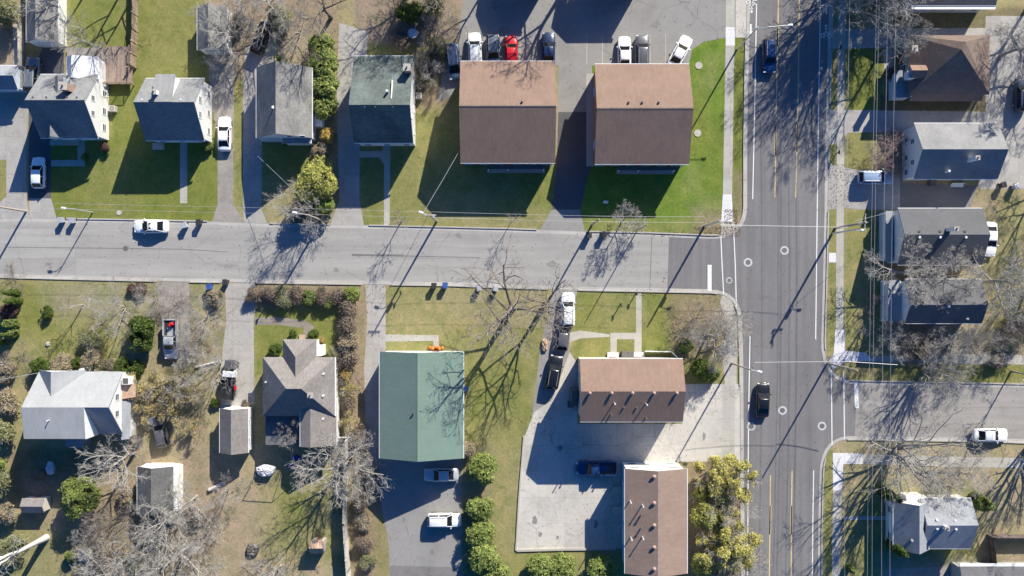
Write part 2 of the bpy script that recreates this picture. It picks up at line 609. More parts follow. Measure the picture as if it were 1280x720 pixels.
# (cover, x0, x1, y0, y1, soft px, strength)
GP = [
    ('dry', -400, 1700, -400, 1200, 1, 1),
    # north-west block
    ('lawn', 60, 272, 170, 280, 2, 1), ('lawn', 84, 262, -60, 118, 6, .85), ('olive', 175, 262, -60, 90, 14, .55), ('lawn', 132, 272, 100, 190, 6, .9),
    ('olive', 100, 170, 185, 272, 14, .45), ('dirt', -60, 30, 20, 90, 4, .9), ('litter', 0, 40, 0, 45, 8, .8),
    ('olive', -60, 9, 195, 275, 2, .9), ('litter', 262, 425, -80, 75, 10, .95), ('dirt', 300, 345, 20, 90, 6, .6), ('greyd', 330, 400, 40, 90, 12, .5),
    ('dirt', 291, 306, -10, 110, 5, .8), ('olive', 291, 304, 100, 262, 2, .9),
    ('lawn', 328, 424, 165, 280, 4, .8), ('dirt', 390, 424, 120, 280, 6, .55), ('tan', 330, 370, 225, 282, 12, .6),
    ('dirt', 443, 560, -80, 60, 6, 1), ('litter', 480, 545, 15, 72, 10, .8), ('dirt', 550, 600, -60, 70, 8, .9),
    ('olive', 450, 580, 55, 290, 5, .95), ('litter', 515, 560, 60, 135, 8, .7), ('lawn', 450, 500, 190, 282, 8, .4), ('olive', 500, 700, 200, 292, 4, 1),
    ('dry', 545, 600, 250, 285, 14, .6), ('lawn', 645, 700, 200, 292, 6, .6), ('tan', 580, 690, 268, 292, 9, .35),
    ('lush', 724, 908, 40, 292, 2, 1), ('olive', 724, 900, 274, 300, 6, .7), ('olive', 868, 885, 90, 150, 10, .35), ('lawn', 880, 905, 180, 262, 12, .5), ('lawn', 800, 860, 225, 262, 14, .35), ('dry', 872, 900, 245, 290, 12, .3), ('lawn', 862, 875, 120, 200, 5, .5), ('dry', 884, 898, 70, 110, 9, .35), ('olive', 740, 800, 262, 286, 10, .4), ('lawn', 864, 904, 150, 180, 12, .55), ('dry', 858, 872, 205, 240, 8, .3), ('litter', 868, 918, 262, 296, 9, .75), ('lawn', 916, 934, 40, 270, 2, 1), ('litter', 917, 934, 215, 290, 6, .6),
    # parking side, far north
    ('dry', 560, 930, -200, -30, 4, .8), ('lawn', 830, 920, -60, 7, 2, .8),
    # north-east block
    ('lawn', 1059, 1103, 58, 140, 2, .95), ('olive', 1056, 1092, 160, 222, 3, .95), ('olive', 1034, 1046, 60, 440, 2, .9), ('dirt', 1100, 1180, 160, 240, 6, .6),
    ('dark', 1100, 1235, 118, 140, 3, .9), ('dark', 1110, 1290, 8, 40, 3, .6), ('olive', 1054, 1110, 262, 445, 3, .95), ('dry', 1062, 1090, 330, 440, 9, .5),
    ('dirt', 1110, 1300, 325, 445, 10, .55), ('greyd', 1105, 1240, 395, 445, 12, .6), ('tan', 1212, 1300, 238, 345, 8, .8), ('olive', 1235, 1300, 240, 445, 14, .6), ('dirt', 1215, 1245, 236, 275, 6, .5),
    ('olive', 1060, 1320, 455, 482, 3, 1), ('lawn', 1215, 1290, 458, 475, 8, .6), ('mulch', 1062, 1100, 450, 474, 8, .35),
    # south-east block
    ('tan', 1028, 1330, 548, 680, 3, .7), ('olive', 1028, 1042, 560, 760, 2, .9), ('dry', 1050, 1210, 580, 640, 10, .5), ('greyd', 1120, 1230, 545, 625, 16, .5),
    ('lawn', 1080, 1220, 610, 715, 10, .55), ('olive', 1056, 1110, 640, 760, 6, .7), ('tan', 1225, 1300, 560, 670, 10, .6), ('greyd', 1100, 1225, 695, 760, 6, .7), ('dirt', 1225, 1320, 688, 720, 3, .7),
    # south-west block, left half
    ('olive', -60, 285, 350, 470, 3, .95), ('lawn', 22, 75, 365, 432, 14, .75), ('lawn', 92, 135, 355, 380, 12, .4), ('greyd', 60, 150, 348, 395, 16, .5), ('dry', 0, 60, 420, 560, 14, .5),
    ('greyd', 150, 285, 360, 440, 14, .55), ('tan', 160, 200, 440, 470, 8, .4), ('dirt', 190, 285, 395, 470, 14, .5), ('dry', 240, 280, 380, 430, 8, .4), ('tan', 150, 275, 470, 560, 12, .6),
    ('dirt', 225, 270, 555, 720, 8, .75), ('litter', 90, 250, 560, 760, 16, .7), ('dark', 15, 100, 560, 625, 6, .6), ('dirt', 30, 80, 600, 720, 10, .55),
    ('olive', 0, 85, 660, 760, 14, .6), ('tan', 262, 420, 560, 760, 12, .85), ('dirt', 250, 330, 600, 760, 16, .5), ('olive', 335, 425, 585, 700, 16, .75), ('lawn', 345, 385, 615, 660, 14, .6),
    ('lawn', 318, 440, 375, 470, 4, .9), ('litter', 425, 458, 380, 560, 6, .8), ('litter', 315, 458, 354, 384, 6, .7), ('mulch', 440, 485, 560, 760, 8, .8), ('olive', 468, 488, 640, 760, 6, .6),
    # south-west block, right half
    ('olive', 478, 700, 355, 470, 3, .95), ('dry', 485, 560, 365, 420, 16, .65), ('tan', 560, 690, 355, 400, 18, .5), ('olive', 575, 665, 440, 760, 6, .95), ('lawn', 590, 640, 465, 520, 14, .6),
    ('litter', 578, 615, 560, 720, 8, .6), ('dry', 615, 660, 560, 700, 14, .5), ('lawn', 640, 670, 470, 530, 10, .4), ('lawn', 716, 920, 362, 448, 3, .85), ('olive', 716, 800, 400, 448, 10, .7),
    ('litter', 840, 922, 362, 470, 12, .7), ('tan', 750, 800, 370, 400, 14, .3), ('lawn', 845, 905, 445, 482, 5, .6), ('olive', 640, 790, 684, 760, 4, .8), ('dirt', 755, 782, 575, 690, 3, .9),
    ('mulch', 858, 930, 576, 760, 4, .85), ('olive', 916, 927, 440, 500, 2, .9),
]


def patch_masks(X, Y):
    px = X / PX + 640
    py = 360 - Y / PX
    n1 = fbm(X, Y, .45, 3)
    n2 = fbm(X, Y, .45, 8)
    px = px + n1 * 3.0
    py = py + n2 * 3.0
    for k, (cov, x0, x1, y0, y1, soft, st) in enumerate(GP):
        d = np.minimum(np.minimum(px - x0, x1 - px), np.minimum(py - y0, y1 - py))
        if soft > 3:
            d = d + fbm(X, Y, .6, 20 + k) * soft * .55
        yield cov, np.clip(d / soft * .5 + .5, 0, 1) * st


def make_ground():
    xs = np.concatenate([[-2500, -900, -300, -120], np.arange(-76, 76.01, .3), [120, 300, 900, 2500]])
    ys = np.concatenate([[-2500, -900, -300, -90], np.arange(-46, 46.01, .3), [90, 300, 900, 2500]])
    X, Y = np.meshgrid(xs, ys)
    nx, ny = len(xs), len(ys)
    X = X.ravel()
    Y = Y.ravel()
    col = np.zeros((len(X), 3))
    lit = np.zeros(len(X))
    for cov, m in patch_masks(X, Y):
        c = np.array(GCOL[cov])
        col = col * (1 - m[:, None]) + c * m[:, None]
        lit = lit * (1 - m) + m * (1 if cov in ('litter', 'mulch') else (.45 if cov in ('dirt', 'greyd') else (.16 if cov in ('dry', 'tan', 'olive') else 0.03)))
    v = np.zeros((len(X), 3), dtype=np.float32)
    v[:, 0] = X
    v[:, 1] = Y
    i = np.arange(nx - 1)
    j = np.arange(ny - 1)
    I, J = np.meshgrid(i, j)
    a = (J * nx + I).ravel()
    f = np.stack([a, a + 1, a + 1 + nx, a + nx], 1)
    me = bpy.data.meshes.new('ground')
    me.vertices.add(len(v))
    me.vertices.foreach_set('co', v.ravel())
    me.loops.add(f.size)
    me.loops.foreach_set('vertex_index', f.ravel().astype(np.int32))
    me.polygons.add(len(f))
    me.polygons.foreach_set('loop_start', (np.arange(len(f)) * 4).astype(np.int32))
    me.polygons.foreach_set('loop_total', np.full(len(f), 4, dtype=np.int32))
    me.update()
    me.validate()
    at = me.color_attributes.new('cover', 'FLOAT_COLOR', 'POINT')
    rgba = np.concatenate([col, lit[:, None]], 1).astype(np.float32)
    at.data.foreach_set('color', rgba.ravel())
    m, nt, b = newmat('lawn_and_soil')
    vc = nt.nodes.new('ShaderNodeVertexColor')
    vc.layer_name = 'cover'
    v_ = wpos(nt)
    c = vc.outputs['Color']
    # clumps of drier or greener grass
    c = mixc(nt, c, ramp(nt, noise(nt, v_, .5, 5, .65, .5), [(.28, (.70, .80, .66)), (.5, (1, 1, 1)), (.72, (1.3, 1.15, 1.22))]))
    c = mixc(nt, c, ramp(nt, noise(nt, v_, 2.6, 5, .75), [(.28, (.70, .74, .7)), (.72, (1.26, 1.2, 1.25))]))
    g = noise(nt, v_, 11, 3, .8)
    c = mixc(nt, c, ramp(nt, g, [(.25, g3(.62)), (.75, g3(1.35))]))
    # scattered dead leaves as a colour where the litter weight is high
    sp = ramp(nt, noise(nt, v_, 5.5, 4, .8), [(.5, g3(0)), (.6, g3(1))])
    mm = nt.nodes.new('ShaderNodeMath')
    mm.operation = 'MULTIPLY'
    nt.links.new(sp, mm.inputs[0])
    nt.links.new(vc.outputs['Alpha'], mm.inputs[1])
    c = mixc(nt, c, (.30, .225, .16), mm.outputs[0], 'MIX')
    nt.links.new(c, b.inputs['Base Color'])
    b.inputs['Roughness'].default_value = 1
    b.inputs['Specular IOR Level'].default_value = .1
    bump(nt, b, g, .9, .07)
    me.materials.append(m)
    o = bpy.data.objects.new('ground', me)
    C.objects.link(o)
    tag(o, kind='structure')


make_ground()


def sheet(name, pts, z, mat, label=None):
    poly = [P(*p) for p in pts]
    a = sum(poly[i][0] * poly[(i + 1) % len(poly)][1] - poly[(i + 1) % len(poly)][0] * poly[i][1] for i in range(len(poly)))
    if a < 0:
        poly = poly[::-1]
    mb = MB()
    mb.add([(x, y, z) for x, y in poly], [tuple(range(len(poly)))])
    o = mb.build(name, mat)
    tag(o, kind='structure')
    return o


def rect(x0, x1, y0, y1):
    return [(x0, y0), (x1, y0), (x1, y1), (x0, y1)]


def bez(p0, p1, p2, n=8):
    return [((1 - t) ** 2 * p0[0] + 2 * t * (1 - t) * p1[0] + t * t * p2[0], (1 - t) ** 2 * p0[1] + 2 * t * (1 - t) * p1[1] + t * t * p2[1]) for t in [i / n for i in range(n + 1)]]


NWK = [(-400, 262), (0, 272.5), (67, 273), (175, 274.7), (265, 276.7), (331, 279), (455, 281.3), (640, 285.8), (727, 289), (815, 291)] + bez((888, 294), (930, 295), (929.5, 256)) + [(929.5, 180), (931, 90), (933.5, 0), (944, -400)]
SWK = [(-400, 338), (0, 346.5), (27, 347.5), (237, 352.5), (320, 353.5), (452, 355.5), (560, 357), (640, 360), (735, 363)] + bez((888, 366), (924, 368), (923, 404)) + [(924.5, 445), (925, 525), (925.5, 600), (927, 720), (932, 1100)]
NEK = [(1052, -400), (1041, 0), (1038, 100), (1036, 180), (1035, 270), (1033, 360)] + bez((1031, 425), (1030, 476), (1072, 476)) + [(1280, 480), (1700, 488)]
SEK = [(1700, 560), (1280, 553.5), (1210, 551.5)] + bez((1068, 549.5), (1030, 547), (1029, 592)) + [(1027, 665), (1027, 720), (1032, 1100)]

# roads
sheet('street', [p for p in NWK if p[0] <= 815] + [(836.5, 292)] + [(834, 365)] + [p for p in SWK if p[1] <= 364 and p[0] < 800][::-1], .012, M['street'])
main_poly = [(836.5, 291.7)] + [p for p in NWK if p[0] >= 880] + NEK[:7] + [(1036, 500), (1036, 530)] + SEK[SEK.index((1027, 665)) - 3:] + SWK[SWK.index((927, 720)):][::-1] + [p for p in SWK if p[0] >= 880 and p[1] < 720][::-1] + [(834, 364.7)]
nek_c = [p for p in NEK if p[0] < 1076]
sek_c = [p for p in SEK if p[0] < 1076]
main_poly = [(836.5, 291.7)] + [p for p in NWK if p[0] >= 880] + nek_c + sek_c + [p for p in SWK if p[0] >= 880][::-1] + [(834, 364.7)]
sheet('main_road', main_poly, .012, M['asphalt'])
sheet('side_street', [(1072, 476), (1280, 480), (1700, 488), (1700, 560), (1280, 553.5), (1210, 551.5), (1068, 549.5)], .012, M['east_street'])


def ribbon(mb, pts, w, z0, z1, off=0.0):
    """a strip along a pixel polyline; off shifts it sideways in metres"""
    q = [Vector(P(*p)) for p in pts]
    L, R = [], []
    for i in range(len(q)):
        d = (q[min(i + 1, len(q) - 1)] - q[max(i - 1, 0)])
        d.normalize()
        n = Vector((-d.y, d.x))
        L.append(q[i] + n * (off + w / 2))
        R.append(q[i] + n * (off - w / 2))
    m = len(q)
    if z1 - z0 < 1e-6:
        mb.add([(p.x, p.y, z1) for p in L] + [(p.x, p.y, z1) for p in R], [(m + i, m + i + 1, i + 1, i) for i in range(m - 1)])
        return
    vs = [(p.x, p.y, z1) for p in L] + [(p.x, p.y, z1) for p in R] + [(p.x, p.y, z0) for p in L] + [(p.x, p.y, z0) for p in R]
    fs = []
    for i in range(m - 1):
        fs += [(m + i, m + i + 1, i + 1, i), (i, i + 1, 2 * m + i + 1, 2 * m + i), (3 * m + i, 3 * m + i + 1, m + i + 1, m + i)]
    fs += [(0, m, 3 * m, 2 * m), (m - 1, 3 * m - 1, 4 * m - 1, 2 * m - 1)]
    mb.add(vs, fs)


def resample(pts, step=6):
    out = []
    for a, b in zip(pts[:-1], pts[1:]):
        L = math.hypot(b[0] - a[0], b[1] - a[1])
        n = max(1, int(L / step)) if max(abs(a[0]), abs(b[0])) < 1400 and L < 380 else 8
        for k in range(n):
            t = k / n
            out.append((a[0] + (b[0] - a[0]) * t, a[1] + (b[1] - a[1]) * t))
    out.append(pts[-1])
    return out


def kerbs(line, gaps, side):
    pts = resample(line)
    gm = MB()
    ribbon(gm, pts, .42, .016, .016, side * .28)
    tag(gm.build('gutter', M['gutter']), kind='structure')
    run = []
    mb = MB()
    for p in pts + [None]:
        if p is not None and not any(g[0] <= p[0] <= g[1] and g[2] <= p[1] <= g[3] for g in gaps):
            run.append(p)
        else:
            if len(run) > 1:
                ribbon(mb, run, .17, 0, .13, 0)
            run = []
    tag(mb.build('kerb', M['kerb']), kind='structure')


kerbs(NWK, [(0, 68, 200, 300), (262, 335, 200, 300), (412, 456, 200, 300), (675, 729, 200, 300), (925, 940, -20, 47), (902, 918, 270, 300)], -1)
kerbs(SWK, [(196, 236, 340, 380), (281, 318, 340, 380), (455, 482, 340, 380), (688, 722, 340, 380), (920, 930, 486, 576), (902, 918, 360, 380)], 1)
kerbs(NEK, [(1030, 1045, 38, 62), (1030, 1045, 136, 182), (1030, 1045, 205, 262), (1030, 1056, 440, 480)], -1)
kerbs(SEK, [(1028, 1056, 545, 570)], -1)

# seams in the street
mb = MB()
for seg in ([(10, 309), (150, 310.5), (230, 311.5), (285, 315)], [(440, 318.5), (505, 319)], [(505, 320), (600, 322)], [(815, 292), (812, 364)]):
    ribbon(mb, seg, .09, .0165, .0165)
ribbon(mb, [(440, 318.6), (460, 319), (505, 319.5)], .28, .0168, .0168)
tag(mb.build('street_seam', M['seal']), kind='structure')
mb = MB()
ribbon(mb, [(989, 250), (987, 590)], .07, .0165, .0165)
ribbon(mb, [(998.5, 250), (993, 590), (992, 760)], .07, .0165, .0165)
ribbon(mb, [(1034, 360), (1034, 545)], .05, .0165, .0165)
for y in (368.5, 371.5):
    ribbon(mb, [(924, y), (975, y + 3)], .06, .0165, .0165)
tag(mb.build('road_seam', M['seal']), kind='structure')

# tar patches and oil stains
rs_ = random.Random(9)
for px, py, r_, el in ((573, 294, .35, 1.5), (576, 297, .2, 1), (690, 330, .5, 1.6), (60, 330, .3, 2), (420, 338, .4, 1.3), (1150, 520, .6, 1.4), (1230, 500, .4, 2), (745, 655, .7, .6), (668, 650, .8, .5), (675, 668, .5, .6), (697, 672, .4, .6), (700, 560, .5, 1), (880, 545, .6, .5), (630, 40, .8, 1.2), (760, 55, .5, 1), (820, 30, .6, 1.2), (540, 690, .4, .8), (505, 650, .5, .7)):
    x_, y_ = P(px, py)
    m_ = MB()
    nn = 14
    m_.add([(x_ + math.cos(6.283 * i / nn) * r_ * el * rs_.uniform(.5, 1.1), y_ + math.sin(6.283 * i / nn) * r_ * rs_.uniform(.5, 1.1), .0167) for i in range(nn)], [tuple(range(nn))])
    tag(m_.build('paving_stain', M['stain']), kind='structure')

# drives, lots and walks
Z1, Z2, Z3 = .004, .008, .020
sheet('driveway', [(-60, 100), (0, 100), (27, 84), (37, 110), (33, 180), (33, 250), (37, 273.5), (-8, 272), (-2, 255), (8, 245), (8, 200), (-60, 200)], Z2, M['conc'])
sheet('driveway', [(17, 30), (28, 30), (28, 84), (17, 84)], .006, M['conc'])
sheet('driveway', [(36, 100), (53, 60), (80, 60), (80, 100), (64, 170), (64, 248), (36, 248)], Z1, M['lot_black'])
sheet('driveway_apron', [(37, 248), (64, 248), (71, 274), (37, 274)], Z2, M['conc'])
sheet('footpath', [(64, 200), (97, 200), (97, 172), (106, 172), (106, 208), (64, 208)], Z2, M['walk'])
sheet('footpath', rect(225, 234, 172, 254), Z2, M['walk'])
sheet('driveway', [(262, 70), (293, 70), (292, 150), (291, 255), (305, 277.5), (265, 276.5), (272, 255), (272, 170), (262, 120)], Z1, M['gravel'])
sheet('driveway', [(306, 60), (345, 40), (345, 85), (328, 100), (327, 262), (334, 279), (305, 278), (304, 262), (304, 110)], Z2, M['conc'])
sheet('driveway', [(424, 28), (460, 40), (458, 70), (443, 100), (450, 180), (449, 250), (455, 282), (413, 280.5), (424, 250), (421, 120)], Z1, M['conc'])
sheet('footpath', [(480, 178), (488, 178), (487, 282), (480, 282), (480, 205), (474, 197), (450, 197), (450, 189), (478, 189)], Z2, M['walk'])
sheet('parking_lot', [(603, -160), (935, -160), (933, 47), (907, 47), (880, 52), (865, 62), (861, 82), (740, 82), (738, 210), (725, 262), (731, 289), (675, 287), (690, 262), (696, 205), (698, 82), (576, 82), (576, 102), (562, 122), (546, 128), (556, 80), (572, 50)], Z1, M['lot'])
sheet('driveway', [(698, 140), (737, 140), (738, 210), (725, 262), (690, 262), (696, 205)], .009, M['lot_black'])  # darker asphalt tone laid over this stretch of the shared drive
sheet('footpath', [(733, 92), (744, 92), (743, 208), (733, 208)], .010, M['walk'])
sheet('driveway', [(196, 352.5), (236, 353), (238, 400), (236, 450), (200, 450), (202, 400)], Z1, M['gravel'])
sheet('driveway', [(281, 354), (318, 354), (322, 370), (317, 400), (318, 505), (276, 512), (278, 440), (283, 400)], Z2, M['conc'])
sheet('footpath', [(318, 397), (345, 396), (382, 401), (393, 408), (384, 424), (378, 424), (380, 410), (345, 406), (318, 406)], .006, M['dirt_path'])
sheet('driveway', [(457, 356), (482, 356.5), (482, 440), (478, 500), (480, 590), (458, 560), (455, 460), (459, 400)], Z1, M['conc'])
sheet('footpath', [(482, 418), (548, 419), (549, 436), (542, 436), (542, 426), (482, 427)], Z2, M['walk'])
sheet('parking_lot', [(470, 560), (577, 560), (578, 640), (577, 760), (488, 760), (486, 680), (478, 640)], Z2, M['lot'])
sheet('asphalt_patch', [(487, 707), (577, 709), (577, 760), (488, 760)], .0105, M['lot_dark'])
sheet('driveway', [(690, 361.5), (722, 362.5), (714, 400), (712, 430), (712, 470), (690, 520), (664, 530), (676, 430), (685, 395)], Z1, M['lot'])
sheet('footpath', [(712, 416), (725, 413), (762, 418), (762, 421), (726, 423), (712, 428)], .006, M['walk'])
sheet('parking_lot', [(712, 440), (722, 455), (722, 530), (853, 530), (853, 480), (926, 480), (927, 577), (780, 577), (780, 685), (646, 688), (650, 620), (656, 545), (668, 515), (690, 500)], Z2, M['conc_lot'])
sheet('footpath', [(795, 364.5), (802, 364.5), (802, 442), (793, 442), (793, 424), (771, 424), (771, 442), (763, 442), (763, 416), (795, 416)], Z2, M['walk'])
sheet('sidewalk', [(908, -160), (920, -160), (918, 52), (907, 52)], Z3, M['walk'])
sheet('driveway_apron', [(920, -30), (933.5, -30), (932.5, 47), (919.5, 47)], .0085, M['conc_lot'])
sheet('sidewalk', rect(907, 918.5, 34, 57), .024, M['walk_new'])
sheet('sidewalk', [(907, 57), (918, 57), (915, 243), (903.5, 243)], Z3, M['walk'])
sheet('sidewalk', [(903.5, 243), (914.5, 243), (916.5, 276), (901.5, 276)], Z3, M['walk_new'])
sheet('sidewalk_ramp', [(901.5, 276), (917, 276), (920, 284), (912, 291), (901, 293)], Z3, M['walk'])
sheet('sidewalk', [(903, 368.5), (911, 368), (921, 392), (921, 480), (906, 480), (903, 440), (909, 405), (900, 378)], .006, M['walk'])
sheet('sidewalk', [(903, 480), (919, 480), (918, 577), (903, 577)], .0115, M['walk'])
# east side
sheet('sidewalk', [(1051, -160), (1064, -160), (1056, 60), (1055, 200), (1054, 412), (1044.5, 412), (1046, 200), (1047, 60)], Z3, M['walk'])
sheet('sidewalk', [(1044, 412), (1055, 412), (1056, 438), (1082, 441), (1088, 447), (1098, 451), (1056, 452), (1041, 462), (1036, 450), (1042, 443)], Z3, M['walk_new'])
sheet('sidewalk', [(1088, 445), (1180, 444), (1196, 442.5), (1400, 446), (1400, 457), (1190, 455), (1098, 452)], Z3, M['walk'])
sheet('sidewalk', [(1041, 566), (1078, 567), (1078, 580), (1054, 580), (1052.5, 613), (1041, 613)], Z3, M['walk_new'])
sheet('sidewalk', [(1078, 567.5), (1190, 571), (1400, 574), (1400, 586), (1190, 584), (1078, 580)], Z3, M['walk'])
sheet('sidewalk', [(1041, 613), (1052.5, 613), (1049, 760), (1039, 760)], Z3, M['walk'])
sheet('driveway', [(1038, 36), (1400, 34), (1400, 62), (1110, 60), (1038, 61)], Z2, M['conc'])
sheet('driveway', [(1036, 137), (1400, 142), (1400, 165), (1100, 165), (1060, 166), (1045, 180), (1036, 181)], Z1, M['conc'])
sheet('driveway', [(1232, 20), (1400, 20), (1400, 236), (1222, 236), (1232, 170)], .006, M['conc'])
sheet('driveway', [(1035, 204), (1050, 208), (1075, 213), (1125, 218), (1125, 262), (1078, 262), (1056, 260), (1035, 262)], Z2, M['conc'])
sheet('driveway', [(1112, 228), (1222, 232), (1213, 262), (1112, 262)], .006, M['lot_dark'])
sheet('sidewalk', [(1036, 316), (1045, 316), (1045, 328), (1036, 328)], Z3, M['walk_new'])
sheet('driveway', [(1110, 712), (1215, 706), (1225, 760), (1080, 760)], Z1, M['gravel'])
sheet('footpath', [(1103, 62), (1115, 62), (1120, 75), (1112, 104), (1108, 104)], Z1, M['walk'])
sheet('footpath', rect(1054, 1110, 645, 650), Z1, M['walk'])

# low concrete edging round the south lot
for nm, pts, w in (('lot_edging', [(646, 688), (700, 686.5), (770, 686)], .3), ('lot_edging', [(645, 688), (649, 620), (655, 545)], .22)):
    mb = MB()
    ribbon(mb, pts, w, 0, .2)
    tag(mb.build(nm, M['kerb']), kind='structure')

# road markings
ZM = .022


def marks(name, segs, w, mat):
    mb = MB()
    for s_ in segs:
        ribbon(mb, resample(s_, 20), w, ZM, ZM)
    return tag(mb.build(name, mat), kind='structure')


marks('lane_marking', [[(947.5, -100), (945, 40), (943, 150), (940.8, 249)], [(1027, -100), (1025.5, 0), (1022.5, 180), (1021, 300), (1019.5, 425)],
                       [(937.5, 420), (935.5, 530), (935, 620), (934, 760)], [(1017, 588), (1016, 650), (1015, 760)]], .13, M['paint'])
marks('crosswalk_marking', [[(901, 294.5), (902.5, 330), (904.5, 367)], [(917, 286), (919, 330), (920.5, 385)], [(1039, 462), (1039.5, 500), (1040, 556)], [(1054.5, 466), (1055, 500), (1055.5, 549)]], .13, M['paint'])
marks('stop_line', [[(887, 331), (887, 363.5)], [(1070, 477), (1071, 510)]], .55, M['paint'])
marks('centre_line', [[(975, -100), (973, 0), (970.5, 120), (968.5, 247)], [(1000.5, -100), (999, 0), (997.5, 120), (994.5, 247)],
                      [(963, 594), (962.5, 650), (961, 760)], [(990, 588), (989.2, 650), (988.5, 760)]], .14, M['paint_yold'])
marks('centre_dash', [[(973, 30), (972, 58)], [(970.2, 152), (968.8, 195)], [(996.6, 155), (995.5, 190)], [(963.2, 632), (962.6, 668)], [(989.2, 632), (988.9, 668)]], .22, M['paint_y'])
marks('parking_stripe', [[(x, 43), (x, 80)] for x in (733.5, 753, 812.5, 832)] + [[(x, 40), (x, 78)] for x in (583, 605, 627.5, 650, 671)], .10, M['paint_old'])


def bike_mark(px, py, up):
    s_ = 1 if up else -1
    mb = MB()
    x, y = P(px, py)
    for dx in (-.42, .42):
        mb.ring(x + dx, y - s_ * .35, ZM, .24, .34, 16)
    for (ax, ay), (bx, by) in (((-.42, -.35), (0, .15)), ((.42, -.35), (0, .15)), ((0, .1), (0, .75)), ((-.25, .1), (.25, .1)), ((-.2, .55), (.2, .55))):
        p = Vector((x + ax, y + ay * s_))
        q = Vector((x + bx, y + by * s_))
        d = (q - p).normalized()
        n = Vector((-d.y, d.x)) * .06
        mb.add([(p.x + n.x, p.y + n.y, ZM), (p.x - n.x, p.y - n.y, ZM), (q.x - n.x, q.y - n.y, ZM), (q.x + n.x, q.y + n.y, ZM)], [(0, 1, 2, 3)])
    for i in range(12):
        t0, t1 = i / 12 * 6.283, (i + 1) / 12 * 6.283
        mb.add([(x, y + s_ * .95, ZM), (x + .16 * math.cos(t0), y + s_ * .95 + .16 * math.sin(t0), ZM), (x + .16 * math.cos(t1), y + s_ * .95 + .16 * math.sin(t1), ZM)], [(0, 1, 2)])
    tag(mb.build('bike_lane_symbol', M['paint']), kind='structure')


def arrow_mark(px, py, up):
    s_ = 1 if up else -1
    mb = MB()
    x, y = P(px, py)
    w = .11
    mb.add([(x - w, y - .75 * s_, ZM), (x + w, y - .75 * s_, ZM), (x + w, y + .25 * s_, ZM), (x - w, y + .25 * s_, ZM)], [(0, 1, 2, 3)])
    mb.add([(x - .3, y + .25 * s_, ZM), (x + .3, y + .25 * s_, ZM), (x, y + .85 * s_, ZM)], [(0, 1, 2)])
    tag(mb.build('bike_lane_arrow', M['paint']), kind='structure')


bike_mark(939.5, 6, False)
arrow_mark(938.5, 37, False)
bike_mark(1032.5, 41, True)
arrow_mark(1033, 11, True)

# manholes
for px, py, lab in ((935, 328, 'manhole cover with white paint ring beside the west crosswalk lane'), (980.5, 313, 'manhole cover with white ring, northernmost in the road middle'),
                    (911.5, 350.5, 'small manhole cover inside the west crosswalk with a faint ring'), (978, 513, 'manhole cover with white ring right of the black moving car'),
                    (1027.5, 532.5, 'manhole cover with white ring near the side street crosswalk'), (939, 533, 'manhole cover with white ring on the west lane line below the black car')):
    x, y = P(px, py)
    t = thing('manhole', lab, 'manhole cover', (x, y, 0), group='ringed manhole covers')
    k = .75 if px == 911.5 else 1
    MB().tube((x, y, .0), (x, y, .024), .36 * k, n=20).build('cover', M['iron'], t)
    MB().ring(x, y, .0225, .35 * k, .60 * k, 24).build('paint_ring', M['ringp'], t)
x, y = P(157, 310.5)
tag(MB().tube((x, y, 0), (x, y, .02), .36, n=16).build('manhole', M['iron']), 'dull iron manhole cover in the concrete street without any paint ring', 'manhole cover')
for px, py, lab in ((149, 266, 'round concrete cover in the lawn beside the street left of the white sedan'), (873.5, 82, 'pale round concrete disc in the vivid green lawn, upper one'),
                    (872, 166.5, 'pale round concrete disc in the vivid green lawn, lower one')):
    x, y = P(px, py)
    tag(MB().tube((x, y, 0), (x, y, .07), .35 if py == 266 else .5, n=14).build('concrete_cover', M['rock']), lab, 'cover')

# ---------------------------------------------------------------- buildings
def window(root, side, plane, u, z, w, h, mat=None):
    """frame (part) with its pane (sub-part) on a wall plane; side is the way the wall faces"""
    fr = MB()
    pn = MB()
    t, o = .09, .05
    def bx(mb, u0, u1, z0, z1, d0, d1):
        sg = 1 if side in 'NE' else -1
        a, b_ = sorted((plane + sg * d0, plane + sg * d1))
        if side in 'NS':
            mb.box(u0, u1, a, b_, z0, z1)
        else:
            mb.box(a, b_, u0, u1, z0, z1)
    u0, u1, z0, z1 = u - w / 2, u + w / 2, z - h / 2, z + h / 2
    bx(fr, u0, u0 + t, z0, z1, -.02, o)
    bx(fr, u1 - t, u1, z0, z1, -.02, o)
    bx(fr, u0 + t, u1 - t, z1 - t, z1, -.02, o)
    bx(fr, u0 + t, u1 - t, z0, z0 + t, -.02, o + .04)
    bx(fr, u0 + t, u1 - t, z - .03, z + .03, .02, o - .01)
    bx(pn, u0 + t, u1 - t, z0 + t, z - .03, -.02, .015)
    bx(pn, u0 + t, u1 - t, z + .03, z1 - t, -.02, .015)
    f = fr.build('window', mat or M['trim'], root)
    pn.build('pane', M['glass'], f)


def door(root, side, plane, u, w=.95, h=2.05, mat=None):
    mb = MB()
    sg = 1 if side in 'NE' else -1
    a, b_ = sorted((plane - sg * .02, plane + sg * .05))
    kb = MB()
    c, d = sorted((plane + sg * .05, plane + sg * .11))
    if side in 'NS':
        mb.box(u - w / 2, u + w / 2, a, b_, 0.05, h)
        kb.box(u + w * .33, u + w * .42, c, d, .95, 1.05)
    else:
        mb.box(a, b_, u - w / 2, u + w / 2, 0.05, h)
        kb.box(c, d, u + w * .33, u + w * .42, .95, 1.05)
    o = mb.build('door', mat or M['door'], root)
    kb.build('handle', M['galv'], o)


